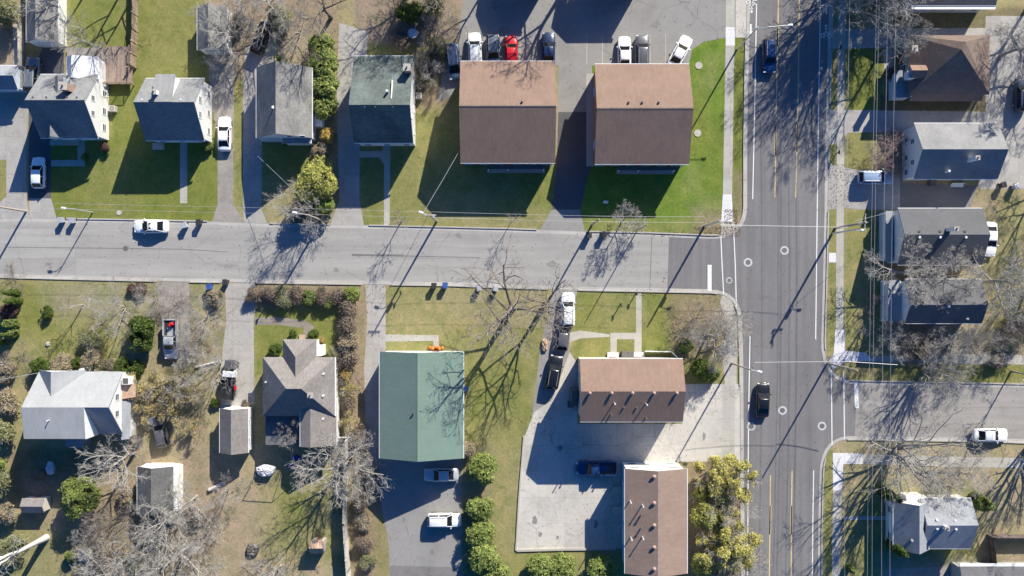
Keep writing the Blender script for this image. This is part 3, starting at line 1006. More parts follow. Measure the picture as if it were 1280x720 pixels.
def gable(root, x0, x1, y0, y1, he, hr, axis='x', ridge=None, rm='r_grey', wm='w_white', oh=.3, gut=True, th=.14, z0=0.0, roofname='roof', wallname='wall', cap=None, he2=None):
    """gabled volume; x0..y1 is the eaves rectangle. Returns roof height function"""
    rm = M[rm]
    he2 = he if he2 is None else he2
    lo, hi = (y0, y1) if axis == 'x' else (x0, x1)
    a0, a1 = (x0, x1) if axis == 'x' else (y0, y1)
    rg = (lo + hi) / 2 if ridge is None else ridge

    def zr(t):
        return he + (hr - he) * (t - lo) / (rg - lo) if t <= rg else he2 + (hr - he2) * (hi - t) / (hi - rg)

    def put(a, t, z):
        return (a, t, z) if axis == 'x' else (t, a, z)
    prof = [(lo, he), (rg, hr), (hi, he2), (hi, he2 - th), (rg, hr - th), (lo, he - th)]
    mb = MB()
    n = 6
    vs = [put(a0, t, z) for t, z in prof] + [put(a1, t, z) for t, z in prof]
    quads = [(i, (i + 1) % n, n + (i + 1) % n, n + i) for i in range(n)]
    ends = [(0, 1, 4, 5), (1, 2, 3, 4), (n, n + 5, n + 4, n + 1), (n + 1, n + 4, n + 3, n + 2)]
    fs = quads + ends
    if axis == 'x':
        fs = [f[::-1] for f in fs]
    mb.add(vs, fs)
    roof = mb.build(roofname, rm, root)
    wl, wh = lo + oh, hi - oh
    e0, e1 = a0 + oh * .7, a1 - oh * .7
    wp = [(wl, z0), (wl, zr(wl) - th), (rg, hr - th - .01), (wh, zr(wh) - th), (wh, z0)]
    mb = MB()
    vs = [put(e0, t, z) for t, z in wp] + [put(e1, t, z) for t, z in wp]
    n = 5
    fs = [(i, (i + 1) % n, n + (i + 1) % n, n + i) for i in range(n)] + [(0, 4, 3, 2, 1), (5, 6, 7, 8, 9)]
    mb.add(vs, fs)
    mb.build(wallname, M[wm], root)
    if gut:
        for t, z in ((lo - .02, he), (hi + .02, he2)):
            mb = MB()
            if axis == 'x':
                mb.box(a0, a1, t - .06, t + .06, z - .16, z - .03)
            else:
                mb.box(t - .06, t + .06, a0, a1, z - .16, z - .03)
            mb.build('gutter', M['trim'], root)
        for a in (a0 + .05, a1 - .05):
            mb = MB()
            for (t0, q0), (t1, q1) in (((lo, he), (rg, hr)), ((rg, hr), (hi, he2))):
                c = [put(a - .02, t0, q0 - th - .2), put(a + .02, t0, q0 - th - .2), put(a + .02, t1, q1 - th - .2), put(a - .02, t1, q1 - th - .2),
                     put(a - .02, t0, q0 - th - .005), put(a + .02, t0, q0 - th - .005), put(a + .02, t1, q1 - th - .005), put(a - .02, t1, q1 - th - .005)]
                mb.add(c, [(3, 2, 1, 0), (4, 5, 6, 7), (0, 1, 5, 4), (1, 2, 6, 5), (2, 3, 7, 6), (3, 0, 4, 7)])
            mb.build('fascia', M['trim'], root)
    if cap:
        mb = MB()
        w = .16
        sl = (hr - he) / (rg - lo)
        sr = (hr - he2) / (hi - rg)
        c = [put(a0, rg - w, hr - w * sl + .02), put(a0, rg, hr + .03), put(a0, rg + w, hr - w * sr + .02), put(a1, rg - w, hr - w * sl + .02), put(a1, rg, hr + .03), put(a1, rg + w, hr - w * sr + .02)]
        mb.add(c, [(0, 1, 4, 3), (1, 2, 5, 4)] if axis == 'y' else [(3, 4, 1, 0), (4, 5, 2, 1)])
        mb.build('ridge_cap', M[cap], root)
    return (lambda x, y: zr(y if axis == 'x' else x))


def vent(root, px, py, h0, h, r=.06, mat='pipe', name='vent_pipe', n=8):
    x, y = P(px, py, h0 + h)
    mb = MB().tube((x, y, h0 - .4), (x, y, h0 + h), r, n=n)
    if r < .15:
        mb.tube((x, y, h0 + h), (x, y, h0 + h + .08), r * 1.5, n=n)
    return mb.build(name, M[mat], root)


def mushroom(root, x, y, z, r=.3, mat='copper'):
    MB().tube((x, y, z - .25), (x, y, z + .2), r * .6, n=10).tube((x, y, z + .2), (x, y, z + .28), r, r * .9, n=12).tube((x, y, z + .28), (x, y, z + .36), r * .9, r * .25, n=12).build('roof_vent', M[mat], root)


def chimney(root, x, y, z0, z1, w=.6, d=.6, mat='brick', flue=True):
    o = MB().box(x - w / 2, x + w / 2, y - d / 2, y + d / 2, z0, z1).build('chimney', M[mat], root)
    MB().box(x - w / 2 - .05, x + w / 2 + .05, y - d / 2 - .05, y + d / 2 + .05, z1 - .12, z1 + .003).build('chimney_cap', M['rock'], o)
    if flue:
        MB().tube((x, y, z1), (x, y, z1 + .25), .12, n=8).build('flue', M['pipe_dark'], o)


def building(name, label, cat, x0, x1, y0, y1, group=None):
    return thing(name, label, cat, ((x0 + x1) / 2, (y0 + y1) / 2, 0), 0, group)


def IX(px, h):
    return (px - 640) * PX * (HC - h) / HC


def IY(py, h):
    return (360 - py) * PX * (HC - h) / HC


# --- two tan-roofed apartment blocks
for (lab, xa, xb, ya, yb, ry) in (('tan and brown gabled apartment block, left one of the pair below the parking lot', 575.5, 694, 76.5, 203.5, 132.5),
                                  ('two storey apartment block with tan and brown gable roof on the vivid green corner lawn', 743.5, 861.5, 80, 205, 135.5)):
    x0, x1, y0, y1 = IX(xa, 4.5), IX(xb, 4.5), IY(yb, 4.5), IY(ya, 4.5)
    t = building('apartment_building', lab, 'building', x0, x1, y0, y1)
    zf = gable(t, x0, x1, y0, y1, 4.5, 7.3, 'x', IY(ry, 7.3), 'r_tan', 'w_brick', .35, cap='r_brown')
    xm, w = (x0 + x1) / 2, x1 - x0
    for k in range(6):
        for z in (1.2, 3.4):
            window(t, 'S', y0 + .35, x0 + w * (k + .5) / 6, z, 1.3, 1.1)
            if k % 2 == 0:
                window(t, 'N', y1 - .35, x0 + w * (k + .7) / 6, z, 1.1, 1.0)
    for z in (1.2, 3.4):
        for yy in (y0 + 3, y1 - 3):
            window(t, 'W', x0 + .25, yy, z, 1.1, 1)
            window(t, 'E', x1 - .25, yy, z, 1.1, 1)
    door(t, 'S', y0 + .35, xm)
    MB().box(x0 + 3.4, x1 - 1.2, y0 - .55, y0 - .1, 2.25, 2.4).build('porch_roof', M['r_dark'], t)
    for u in (x0 + 3.6, xm, x1 - 1.4):
        MB().box(u - .06, u + .06, y0 - .52, y0 - .42, 0, 2.25).build('porch_post', M['trim'], t)
    MB().box(x0 + 3.4, x1 - 1.2, y0 - .75, y0 - .1, 0, .15).build('porch_slab', M['walk'], t)
    MB().tube((x1 - .5, y0 - .06, .1), (x1 - .5, y0 - .06, 4.4), .06, n=6).build('downspout', M['trim'], t)
    if xa > 700:
        for px in (785, 802, 822.5):
            x, y = P(px, 129, 6.6)
            mushroom(t, x, y, zf(x, y), .17, 'pipe_dark')
    else:
        x, y = P(652.5, 128.5, 6.6)
        mushroom(t, x, y, zf(x, y), .17, 'pipe_dark')
# --- tan roof block south of the street
x0, x1, y0, y1 = IX(725, 6.4), IX(853.7, 6.4), IY(527, 6.4), IY(448.5, 6.4)
t = building('apartment_building', 'low block with tan and brown roof between the front lawn and the concrete lot', 'building', x0, x1, y0, y1)
zf = gable(t, x0, x1, y0, y1, 6.4, 8.2, 'x', IY(489.3, 8.2), 'r_tan', 'w_cream', .3)
for px in (737.5, 765, 791, 818, 846.5):
    x, y = P(px, 491.5, 8.4)
    mushroom(t, x, y, zf(x, y), .22)
for px, py, h in ((769, 505, 1.5), (809, 506, 1.5)):
    vent(t, px, py, 7.3, h, .07)
for px, py in ((780, 509), (796, 509), (764.5, 518), (808, 523)):
    vent(t, px, py, 7.0, .35, .09, 'pipe_dark')
for k in range(5):
    window(t, 'N', y1 - .3, x0 + 1.2 + k * 2.8, 3.3, 1.2, 1)
    window(t, 'S', y0 + .3, x0 + 1.2 + k * 2.8, 3.3, 1.2, 1)
for yy in (y0 + 2.4, y1 - 2.4):
    window(t, 'W', x0 + .21, yy, 3.2, 1, 1)
door(t, 'N', y1 - .3, IX(766, 1))
door(t, 'N', y1 - .3, IX(797, 1))
for a, b_ in ((759, 773), (790, 805)):
    xx, yy = P(a, 447)
    x2, y2 = P(b_, 440.5)
    MB().box(xx, x2, yy + .05, y2, 0, .35).build('front_step', M['walk_new'], t)
MB().box(x0 - .85, x0 - .1, y0 + 1.6, y1 - 4.5, 0, 2.9).build('stair_enclosure', M['pipe_dark'], t)
# --- tan roof block at the bottom
x0, x1, y0, y1 = IX(781.3, 5.6), IX(859, 5.6), IY(717, 5.6), IY(586, 5.6)
t = building('apartment_building', 'long tan roofed apartment block with bright white end wall beside the yellow trees', 'building', x0, x1, y0, y1)
zf = gable(t, x0, x1, y0, y1, 5.6, 7.2, 'y', IX(822.5, 7.2), 'r_tan_x', 'w_white', .3)
for py in (596, 629, 657, 684.5, 711.5):
    x, y = P(818, py, 7.3)
    mushroom(t, x, y, zf(x, y), .26)
for px, py, h in ((789, 628.5, .9), (804.5, 633.5, 1.3), (790, 675, .9), (804.5, 674, 1.3)):
    vent(t, px, py, 6.3, h, .07)
for px, py in ((802, 645), (802, 661)):
    vent(t, px, py, 6.6, .3, .1, 'pipe_dark')
for u in (x0 + 1.5, x1 - 1.6):
    window(t, 'N', y1 - .21, u, 1.4, 1.3, 1.1)
    window(t, 'N', y1 - .21, u, 4.0, 1.3, 1.1)
for k in range(4):
    for z in (1.4, 4):
        window(t, 'W', x0 + .3, y1 - 2 - k * 3.2, z, 1.2, 1)
door(t, 'N', y1 - .21, (x0 + x1) / 2, mat=M['trim'])
for py, z in ((612, 1), (637, 1)):
    xx, yy = P(771, py)
    MB().box(xx - .7, x0 + .28, yy - .7, yy + .5, 0, .5).build('side_stoop', M['walk'], t)

# --- green metal-look roof building
x0, x1, y0, y1 = IX(474.5, 4.2), IX(579.3, 4.2), IY(573, 4.2), IY(439.5, 4.2)
t = building('apartment_building', 'broad building with plain green gable roof beside the asphalt yard', 'building', x0, x1, y0, y1)
zf = gable(t, x0, x1, y0, y1, 4.2, 6.5, 'y', IX(522, 6.5), 'r_teal', 'w_white', .3, cap='r_teal')
for u in (x0 + 2, x0 + 4.6, x1 - 4.2, x1 - 1.8):
    window(t, 'N', y1 - .21, u, 3.2, 1.2, 1)
    window(t, 'S', y0 + .21, u, 3.2, 1.2, 1)
for k in range(4):
    window(t, 'E', x1 - .3, y1 - 2 - k * 3.2, 3, 1.1, 1)
    window(t, 'W', x0 + .3, y1 - 2 - k * 3.2, 3, 1.1, 1)
door(t, 'N', y1 - .21, IX(545, 1))
vent(t, 517, 516, 6.1, .4, .09, 'pipe_dark')

# --- north-west houses
def ns_windows(t, x0, x1, y0, y1, oh, zs=(1.3,), n=3):
    w = x1 - x0
    for z in zs:
        for k in range(n):
            window(t, 'S', y0 + oh, x0 + w * (k + .5) / n, z, 1, 1.1)


# white house, far left
x0, x1 = IX(30.5, 7.4), IX(105, 7.4)
y0, y1 = IY(172.5, 3.6), IY(93, 3.6)
t = building('house', 'white house with grey roof, brick chimney and rear deck at the upper left', 'house', x0, x1, y0, y1)
gable(t, x0, x1, y0, y1, 3.6, 7.4, 'x', IY(125, 7.4), 'r_grey', 'w_white', .3)
ns_windows(t, x0, x1, y0, y1, .3)
for yy, z, w in ((y0 + 1.8, 1.4, 1), (y0 + 4, 1.4, 1), (y0 + 6.4, 1.4, .9), (y0 + 3.1, 4.6, .8), (y0 + 5.1, 4.6, .8)):
    window(t, 'E', x1 - .21, yy, z, w, 1.1)
cx, cy = P(80, 108, 7.6)
chimney(t, cx, cy, 4.5, 8.0, .95, .95)
cx, cy = P(69, 103, 7)
gable(t, cx - .5, cx + .5, cy - 1.6, cy + 1.0, 6.1, 6.4, 'y', None, 'r_grey', 'w_blue', .05, gut=False, z0=4.4, roofname='dormer_roof', wallname='dormer_wall')
gable(t, IX(53, 5), IX(77, 5), IY(172.8, 3.8), IY(140, 6.3), 3.65, 5.5, 'y', None, 'r_grey', 'w_white', .1, gut=False, z0=3.4, roofname='dormer_roof', wallname='dormer_wall')
gable(t, IX(80, 4), IX(120.5, 4), IY(98, 4), IY(69.5, 4), 3.3, 4.4, 'y', IX(89, 4.4), 'r_white', 'w_white', .2, roofname='wing_roof', wallname='wing_wall', he2=3.5)
for px in (41, 58, 84, 96):
    x, y = P(px, 121.5, 7.1)
    vent(t, px, 121.5, 7.0, .15, .08, 'pipe_dark')
xx, yy = P(64, 174)
x2, y2 = P(100, 182)
MB().box(xx, x2, y2, y0 + .3, 0, .3).build('front_step', M['walk'], t)

# second house
x0, x1 = IX(166.5, 7.4), IX(242.5, 7.4)
y0, y1 = IY(175.5, 3.6), IY(98, 3.6)
t = building('house', 'white house with grey roof and white dormer, its drive holding the white hatchback', 'house', x0, x1, y0, y1)
gable(t, x0, x1, y0, y1, 3.6, 7.4, 'x', IY(127.5, 7.4), 'r_grey', 'w_white', .3)
ns_windows(t, x0, x1, y0, y1, .3)
for yy, z in ((y0 + 1.6, 1.4), (y0 + 4, 1.4), (y0 + 6.5, 1.4), (y0 + 3.2, 4.6), (y0 + 5.2, 4.6)):
    window(t, 'E', x1 - .21, yy, z, .95, 1.1)
dx0, dx1 = IX(192, 6.6), IX(217, 6.6)
mb = MB()
dy0, dy1 = IY(127.2, 7.4), IY(92.5, 6)
mb.add([(dx0, dy0, 7.42), (dx1, dy0, 7.42), (dx1, dy1, 6.0), (dx0, dy1, 6.0), (dx0, dy0, 7.3), (dx1, dy0, 7.3), (dx1, dy1, 5.88), (dx0, dy1, 5.88)],
       [(0, 1, 2, 3), (7, 6, 5, 4), (1, 0, 4, 5), (2, 1, 5, 6), (3, 2, 6, 7), (0, 3, 7, 4)])
mb.build('dormer_roof', M['r_slate'], t)
mb = MB()
a, b_ = dy0 + .3, dy1 - .25
mb.add([(dx0 + .15, a, 6.9), (dx1 - .15, a, 6.9), (dx1 - .15, b_, 3.7), (dx0 + .15, b_, 3.7), (dx0 + .15, a, 7.2), (dx1 - .15, a, 7.2), (dx1 - .15, b_, 5.95), (dx0 + .15, b_, 5.95)],
       [(3, 2, 1, 0), (4, 5, 6, 7), (0, 1, 5, 4), (1, 2, 6, 5), (2, 3, 7, 6), (3, 0, 4, 7)])
mb.build('dormer_wall', M['w_white'], t)
window(t, 'N', dy1 - .25, (dx0 + dx1) / 2, 5.2, 1.2, .8)
cx, cy = P(192, 114.5, 7.9)
chimney(t, cx, cy, 5.8, 8.0, .55, .55, 'trim')
vent(t, 177.5, 124.5, 7.0, .2, .1)
vent(t, 226, 124.5, 7.0, .2, .1)
mb = MB()
mb.box(IX(188, 1), IX(202, 1), y0 - .7, y0 + .2, 0, .3)
mb.build('front_step', M['walk'], t)

# narrow garage upper left and its neighbour shed
x0, x1 = IX(33.5, 2.5), IX(73, 2.5)
y0, y1 = IY(53, 2.5), 45
t = building('garage', 'long grey-roofed garage with white side wall left of the green rear lawn', 'garage', x0, x1, y0, y1)
gable(t, x0, x1, y0, y1, 2.6, 4.3, 'y', None, 'r_grey_x', 'w_white', .15)
MB().box(x0 + .9, x1 - .9, y0 + .02, y0 + .08, 0, 2.1).build('garage_door', M['w_blue'], t)
x0, x1 = IX(247, 2.5), IX(284.5, 2.5)
y0, y1 = IY(63, 2.5), IY(9, 2.5)
t = building('garage', 'small grey-roofed garage under bare twigs behind the house with the dormer', 'garage', x0, x1, y0, y1)
gable(t, x0, x1, y0, y1, 2.6, 4.2, 'y', None, 'r_grey_x', 'w_white', .2)
MB().box(x0 + .9, x1 - .9, y0 + .03, y0 + .1, 0, 2.1).build('garage_door', M['w_blue'], t)
window(t, 'E', x1 - .2, (y0 + y1) / 2, 1.4, .9, .9)
# house edge at far left
x0, x1 = IX(-40, 3.2), IX(20, 3.2)
y0, y1 = IY(111, 3.2), IY(81, 3.2)
t = building('garage', 'blue-grey garage roof cut by the left edge of the photo', 'garage', x0, x1, y0, y1)
gable(t, x0, x1, y0, y1, 2.8, 4.0, 'x', None, 'r_blue', 'w_blue', .25)
MB().box(x1 - .2, x1 - .14, y0 + .6, y1 - .6, 0, 2.0).build('garage_door', M['w_grey'], t)

# gambrel-like grey house with shaded left slope
x0, x1 = IX(320.5, 3.6), IX(390, 3.6)
y0, y1 = 20.0, 29.4
t = building('house', 'grey-brown roofed house with a steep shaded left slope, right of the long driveway', 'house', x0, x1, y0, y1)
gable(t, x0, x1, y0, y1, 3.6, 7.0, 'y', IX(345.5, 7.0) - .1, 'r_grey_x', 'w_white', .25)
px0, px1, py0, py1 = IX(320, 2.9), IX(352, 2.9), IY(172, 2.9), 20.2
gable(t, px0, px1, py0, py1, 2.7, 3.1, 'y', None, 'r_blue', 'w_blue', .2, roofname='porch_roof', wallname='porch_wall')
gable(t, IX(352.5, 2.7), IX(388, 2.7), IY(179, 2.7), 20.2, 2.5, 2.9, 'y', None, 'r_blue', 'w_white', .2, roofname='porch_roof', wallname='porch_wall')
for u in (x0 + 4.6, x0 + 6.2):
    window(t, 'S', y0 + .17, u, 4.3, .9, 1)
for yy in (y0 + 2, y0 + 4.6, y0 + 7.2):
    window(t, 'E', x1 - .25, yy, 1.7, .9, 1.1)
vent(t, 341.5, 134, 6.3, .35, .14)
a = P(392.5, 154)
MB().box(a[0], a[0] + 1.5, a[1] - .7, a[1] + .9, 0, 1.6).build('side_entry', M['trim'], t)

# green-roofed steep house
x0, x1 = IX(436, 8.2), IX(512.5, 8.2)
y0, y1 = IY(178.5, 4.5), IY(70, 4.5)
t = building('house', 'steep house with weathered green roof and brick chimney left of the tan apartments', 'house', x0, x1, y0, y1)
zf = gable(t, x0, x1, y0, y1, 4.5, 8.3, 'x', IY(131, 8.3), 'r_green', 'w_white', .3)
ns_windows(t, x0, x1, y0, y1, .3, (1.3, 3.4), 3)
for yy, z in ((y0 + 2, 1.5), (y0 + 5, 1.5), (y0 + 8.6, 1.5), (y0 + 3.6, 4.6)):
    window(t, 'E', x1 - .21, yy, z, .95, 1.2)
cx, cy = P(509, 85, 7.2)
chimney(t, cx, cy, zf(cx, cy) - .4, 7.6, .85, .85)
vent(t, 483.5, 113, 7.3, 1.0, .17)
mb = MB()
x, y = P(489.5, 112, 7.6)
mb.add([(x - .05, y - 1.2, 7.5), (x + .05, y - 1.2, 7.5), (x + .05, y + 1.4, 6.4), (x - .05, y + 1.4, 6.4), (x - .05, y - 1.2, 7.95), (x + .05, y - 1.2, 7.95), (x + .05, y + 1.4, 7.0), (x - .05, y + 1.4, 7.0)],
       [(3, 2, 1, 0), (4, 5, 6, 7), (0, 1, 5, 4), (1, 2, 6, 5), (2, 3, 7, 6), (3, 0, 4, 7)])
mb.build('roof_flashing', M['trim'], t)
for px in (456, 469, 491):
    vent(t, px, 133, 7.9, .2, .09, 'pipe_dark')

# --- south-west houses
# pale roofed long house
t = thing('house', 'large house with pale metal-grey roof and rusty porch patch at the lower left', 'house', (-57.5, -15.5, 0))
k = MB()
xl, xr = -63.1, -51.9
yn, yr, ys = -11.15, -15.35, -19.5
xm = IX(106, 7.5)
k.add([(xl, yn, 3.6), (xr, yn, 3.6), (xr, yr, 7.8), (xl, yr, 7.8), (xl, ys, 7.2), (xm, ys, 7.2), (xm, yr, 7.8), (xl, yn, 3.45), (xr, yn, 3.45), (xr, yr, 7.6), (xl, yr, 7.6), (xl, ys, 7.0), (xm, ys, 7.0), (xm, yr, 7.6)],
      [(1, 0, 3, 6, 2), (6, 3, 4, 5), (0, 1, 8, 7), (4, 3, 10, 11), (3, 0, 7, 10), (5, 4, 11, 12), (6, 5, 12, 13), (1, 2, 9, 8), (7, 8, 9, 13, 10), (10, 13, 12, 11)])
k.build('roof', M['r_pale'], t)
k = MB()
k.add([(xm, yr, 7.78), (xr, yr, 7.78), (xr, ys, 3.6), (xm, ys, 3.6), (xm, yr, 7.6), (xr, yr, 7.6), (xr, ys, 3.45), (xm, ys, 3.45)], [(3, 2, 1, 0), (4, 5, 6, 7), (2, 3, 7, 6), (1, 2, 6, 5)])
k.build('rear_roof', M['r_blue'], t)
k = MB()
i_ = .25
k.add([(xl + i_, yn - i_, 0), (xr - i_, yn - i_, 0), (xr - i_, ys + i_, 0), (xl + i_, ys + i_, 0), (xl + i_, yn - i_, 3.65), (xr - i_, yn - i_, 3.65), (xr - i_, yr, 7.58), (xr - i_, ys + i_, 3.6), (xl + i_, ys + i_, 6.98), (xl + i_, yr, 7.58), (xm - .05, ys + i_, 6.98), (xm - .05, ys + i_, 3.6), (xm - .05, yr, 7.58)],
      [(0, 1, 5, 4), (1, 2, 7, 6, 5), (2, 3, 8, 10, 11, 7), (3, 0, 4, 9, 8), (10, 12, 11)])
k.build('wall', M['w_white'], t)
k = MB()
k.add([(xm - .03, yr + .1, 7.75), (xm + .04, yr + .1, 7.75), (xm + .04, ys - .02, 7.3), (xm - .03, ys - .02, 7.3), (xm - .03, yr + .1, 7.4), (xm + .04, yr + .1, 7.4), (xm + .04, ys - .02, 3.7), (xm - .03, ys - .02, 3.7)], [(3, 2, 1, 0), (4, 5, 6, 7), (0, 1, 5, 4), (1, 2, 6, 5), (2, 3, 7, 6), (3, 0, 4, 7)])
k.build('gable_trim', M['trim'], t)
gable(t, -62.95, -56.9, yr + .1, -10.9, 3.75, 6.6, 'y', None, 'r_pale', 'w_white', .2, gut=False, z0=3.4, roofname='cross_gable_roof', wallname='cross_gable_wall')
for yy, z in ((-12.8, 1.5), (-15.2, 1.5), (-17.8, 1.5), (-14.4, 4.8), (-16.6, 4.8)):
    window(t, 'E', xr - .25, yy, z, .95, 1.2)
for u in (-61.5, -59, -55.5, -53.4):
    window(t, 'N', yn - .25, u, 1.6, 1.0, 1.2)
for u in (-61.5, -59):
    window(t, 'S', ys + .25, u, 4.6, 1.0, 1.2)
MB().box(IX(82, 2.6), IX(104, 2.6), IY(559, 2.6), ys + .3, 2.5, 2.65).box(IX(82, 2.6) + .1, IX(104, 2.6) - .1, IY(558, 2.6), ys + .2, 0, 2.5).build('rear_porch', M['r_blue'], t)
k = MB()
a, b_, c, d = IX(135, 3.1), IX(166, 3.1), IY(501, 3.1), IY(483, 3.1)
k.add([(a, c, 3.75), (b_ + .4, c + .5, 3.1), (b_ + .4, d + .4, 3.1), (a + .4, d, 3.75), (a, c, 3.65), (b_ + .4, c + .5, 3.0), (b_ + .4, d + .4, 3.0), (a + .4, d, 3.65)], [(0, 1, 2, 3), (7, 6, 5, 4), (0, 4, 5, 1), (1, 5, 6, 2), (2, 6, 7, 3), (3, 7, 4, 0)])
k.build('rusty_porch_roof', M['r_rust'], t)
k = MB()
a, b_, c, d = IX(141, 2.8), IX(163, 2.8), IY(549, 2.8), IY(501, 2.8)
k.add([(xr - .3, c, 3.4), (b_ - .2, c, 2.6), (b_, d, 2.6), (xr - .3, d, 3.4), (xr - .3, c, 3.3), (b_ - .2, c, 2.5), (b_, d, 2.5), (xr - .3, d, 3.3)], [(0, 1, 2, 3), (7, 6, 5, 4), (0, 4, 5, 1), (1, 5, 6, 2), (2, 6, 7, 3), (3, 7, 4, 0)])
k.build('side_porch_roof', M['r_blue'], t)
MB().box(xr - .2, b_ - .4, c + .2, d - .2, 0, 2.5).build('side_porch_wall', M['w_white'], t)
a, b_ = P(157, 476, 4)
MB().box(a - .5, a + .5, b_ - .5, b_ + .5, 2.5, 4.0).build('chimney', M['trim'], t)
MB().box(a - .35, a + .35, b_ - .35, b_ + .35, 4.0, 4.06).build('flue', M['pipe_dark'], t)
vent(t, 59, 526, 7.3, .7, .06)
vent(t, 100, 462.5, 3.6, .5, .18)

# hip roofed grey house
t = thing('house', 'brownish-grey hip-roofed house with projecting front wing and white vents', 'house', (-29, -13, 0))
he, hr = 3.6, 7.2
x0, x1, y1, y0 = IX(328.5, he), IX(418.5, he), IY(446.5, he), IY(520, he)
rx0, rx1, ry = IX(357.5, hr), IX(376.5, hr), IY(486, hr)


def hip(root, x0, x1, y0, y1, he, r0, r1, hr, mat, name='roof', th=.15):
    mb = MB()
    vs = [(x0, y0, he), (x1, y0, he), (x1, y1, he), (x0, y1, he), (r0[0], r0[1], hr), (r1[0], r1[1], hr)]
    vs += [(x0, y0, he - th), (x1, y0, he - th), (x1, y1, he - th), (x0, y1, he - th)]
    if abs(r0[1] - r1[1]) <= abs(r0[0] - r1[0]):
        fs = [(0, 1, 5, 4), (1, 2, 5), (2, 3, 4, 5), (3, 0, 4)]
    else:   # ridge runs y: r0 south, r1 north
        fs = [(0, 1, 4), (1, 2, 5, 4), (2, 3, 5), (3, 0, 4, 5)]
    fs += [(9, 8, 7, 6), (0, 6, 7, 1), (1, 7, 8, 2), (2, 8, 9, 3), (3, 9, 6, 0)]
    mb.add(vs, fs)
    return mb.build(name, M[mat], root)


hip(t, x0, x1, y0, y1, he, (rx0, ry), (rx1, ry), hr, 'r_taupe')
wx0, wx1, wy1 = IX(353.5, he), IX(395.5, he), IY(424, he)
mb = MB()
wm_ = (wx0 + wx1) / 2
mb.add([(wx0, y1 - 2.2, he - .01), (wx1, y1 - 2.2, he - .01), (wx1, wy1, he), (wx0, wy1, he), (wm_, y1 - 2.3, 5.9), (wm_, wy1 - 2.2, 5.9)], [(2, 3, 5), (1, 2, 5, 4), (3, 0, 4, 5)])
mb.add([(wx0, y1, he - .15), (wx1, y1, he - .15), (wx1, wy1, he - .15), (wx0, wy1, he - .15), (wx1, wy1, he), (wx0, wy1, he), (wx1, y1, he), (wx0, y1, he)], [(3, 2, 1, 0), (2, 3, 5, 4), (1, 2, 4, 6), (3, 0, 7, 5)])
mb.build('wing_roof', M['r_taupe'], t)
MB().box(x0 + .25, x1 - .25, y0 + .25, y1 - .25, 0, he - .14).box(wx0 + .25, wx1 - .25, y1 - .3, wy1 - .25, 0, he - .14).build('wall', M['w_white'], t)
gable(t, IX(376, 4), IX(420.5, 3.4), IY(557, 3.4), IY(500, 3.4), 4.3, 4.9, 'y', IX(388, 4.9), 'r_taupe', 'w_white', .2, roofname='rear_wing_roof', wallname='rear_wing_wall', he2=3.3)
MB().box(x0 + .1, IX(376, 3), IY(556, 2.6), y0 + .3, 2.5, 2.62).build('rear_porch_roof', M['r_dark'], t)
MB().box(x0 + .4, IX(376, 3) - .2, IY(553, 2.6), y0 + .3, 0, 2.5).build('rear_porch_wall', M['w_grey'], t)
MB().box(x1 + .01, x1 + .12, y0, y1, he - .2, he + .02).build('gutter', M['trim'], t)
for px, py, z in ((404, 467.5, 4.8), (403.5, 495, 4.9), (403.5, 523.5, 4.0)):
    vent(t, px, py, z, .25, .16, 'pipe')
vent(t, 332, 477.5, 3.9, .5, .08)
a, b_ = P(388, 494, 6.3)
chimney(t, a, b_, 4.2, 6.6, .6, .6, 'rock')
for u in (wx0 + 1.1, wx1 - 1.1):
    window(t, 'N', wy1 - .25, u, 1.6, 1, 1.2)
for yy in (y0 + 1.5, y1 - 2.2):
    window(t, 'E', x1 - .25, yy, 1.6, 1, 1.2)
door(t, 'N', wy1 - .25, wm_)
a, b_ = P(379, 423)
MB().box(a - .5, a + .3, b_ - .6, b_ + .5, 0, .25).build('front_step', M['ridge_tan'], t)
MB().box(wx1 - .2, wx1 + .5, y1 + .1, wy1 - .9, 0, 3.0).build('bay_wall', M['trim'], t)

# garage beside it
x0, x1, y0, y1 = IX(275, 2.5), IX(310.5, 2.5), IY(566, 2.5), IY(510.5, 2.5)
t = building('garage', 'taupe-roofed white garage at the end of the drive with the flatbed truck', 'garage', x0, x1, y0, y1)
gable(t, x0, x1, y0, y1, 2.6, 4.0, 'y', IX(288.7, 4.0), 'r_taupe', 'w_white', .18)
MB().box(x0 + .7, x1 - .7, y1 - .1, y1 - .04, 0, 2.15).build('garage_door', M['trim'], t)
for yy in (y0 + 1.5, y0 + 4):
    window(t, 'E', x1 - .18, yy, 1.5, .8, .8)
# shed roof under the big bare trees
x0, x1, y0, y1 = IX(172, 2.6), IX(217, 2.6), IY(642, 2.6), IY(583, 2.6)
t = building('garage', 'grey-roofed garage with white walls buried under bare branches', 'garage', x0, x1, y0, y1)
gable(t, x0, x1, y0, y1, 2.7, 4.1, 'y', None, 'r_buried', 'w_white', .15)
a = (x0 + x1) / 2
MB().box(x0 + .8, x1 - .8, y1 - .09, y1 - .03, 0, 2.1).build('garage_door', M['trim'], t)
MB().box(x1 - .15, x1 + .3, y0 + .2, y1 - .2, 0, 1.9).build('lean_to', M['trim'], t)
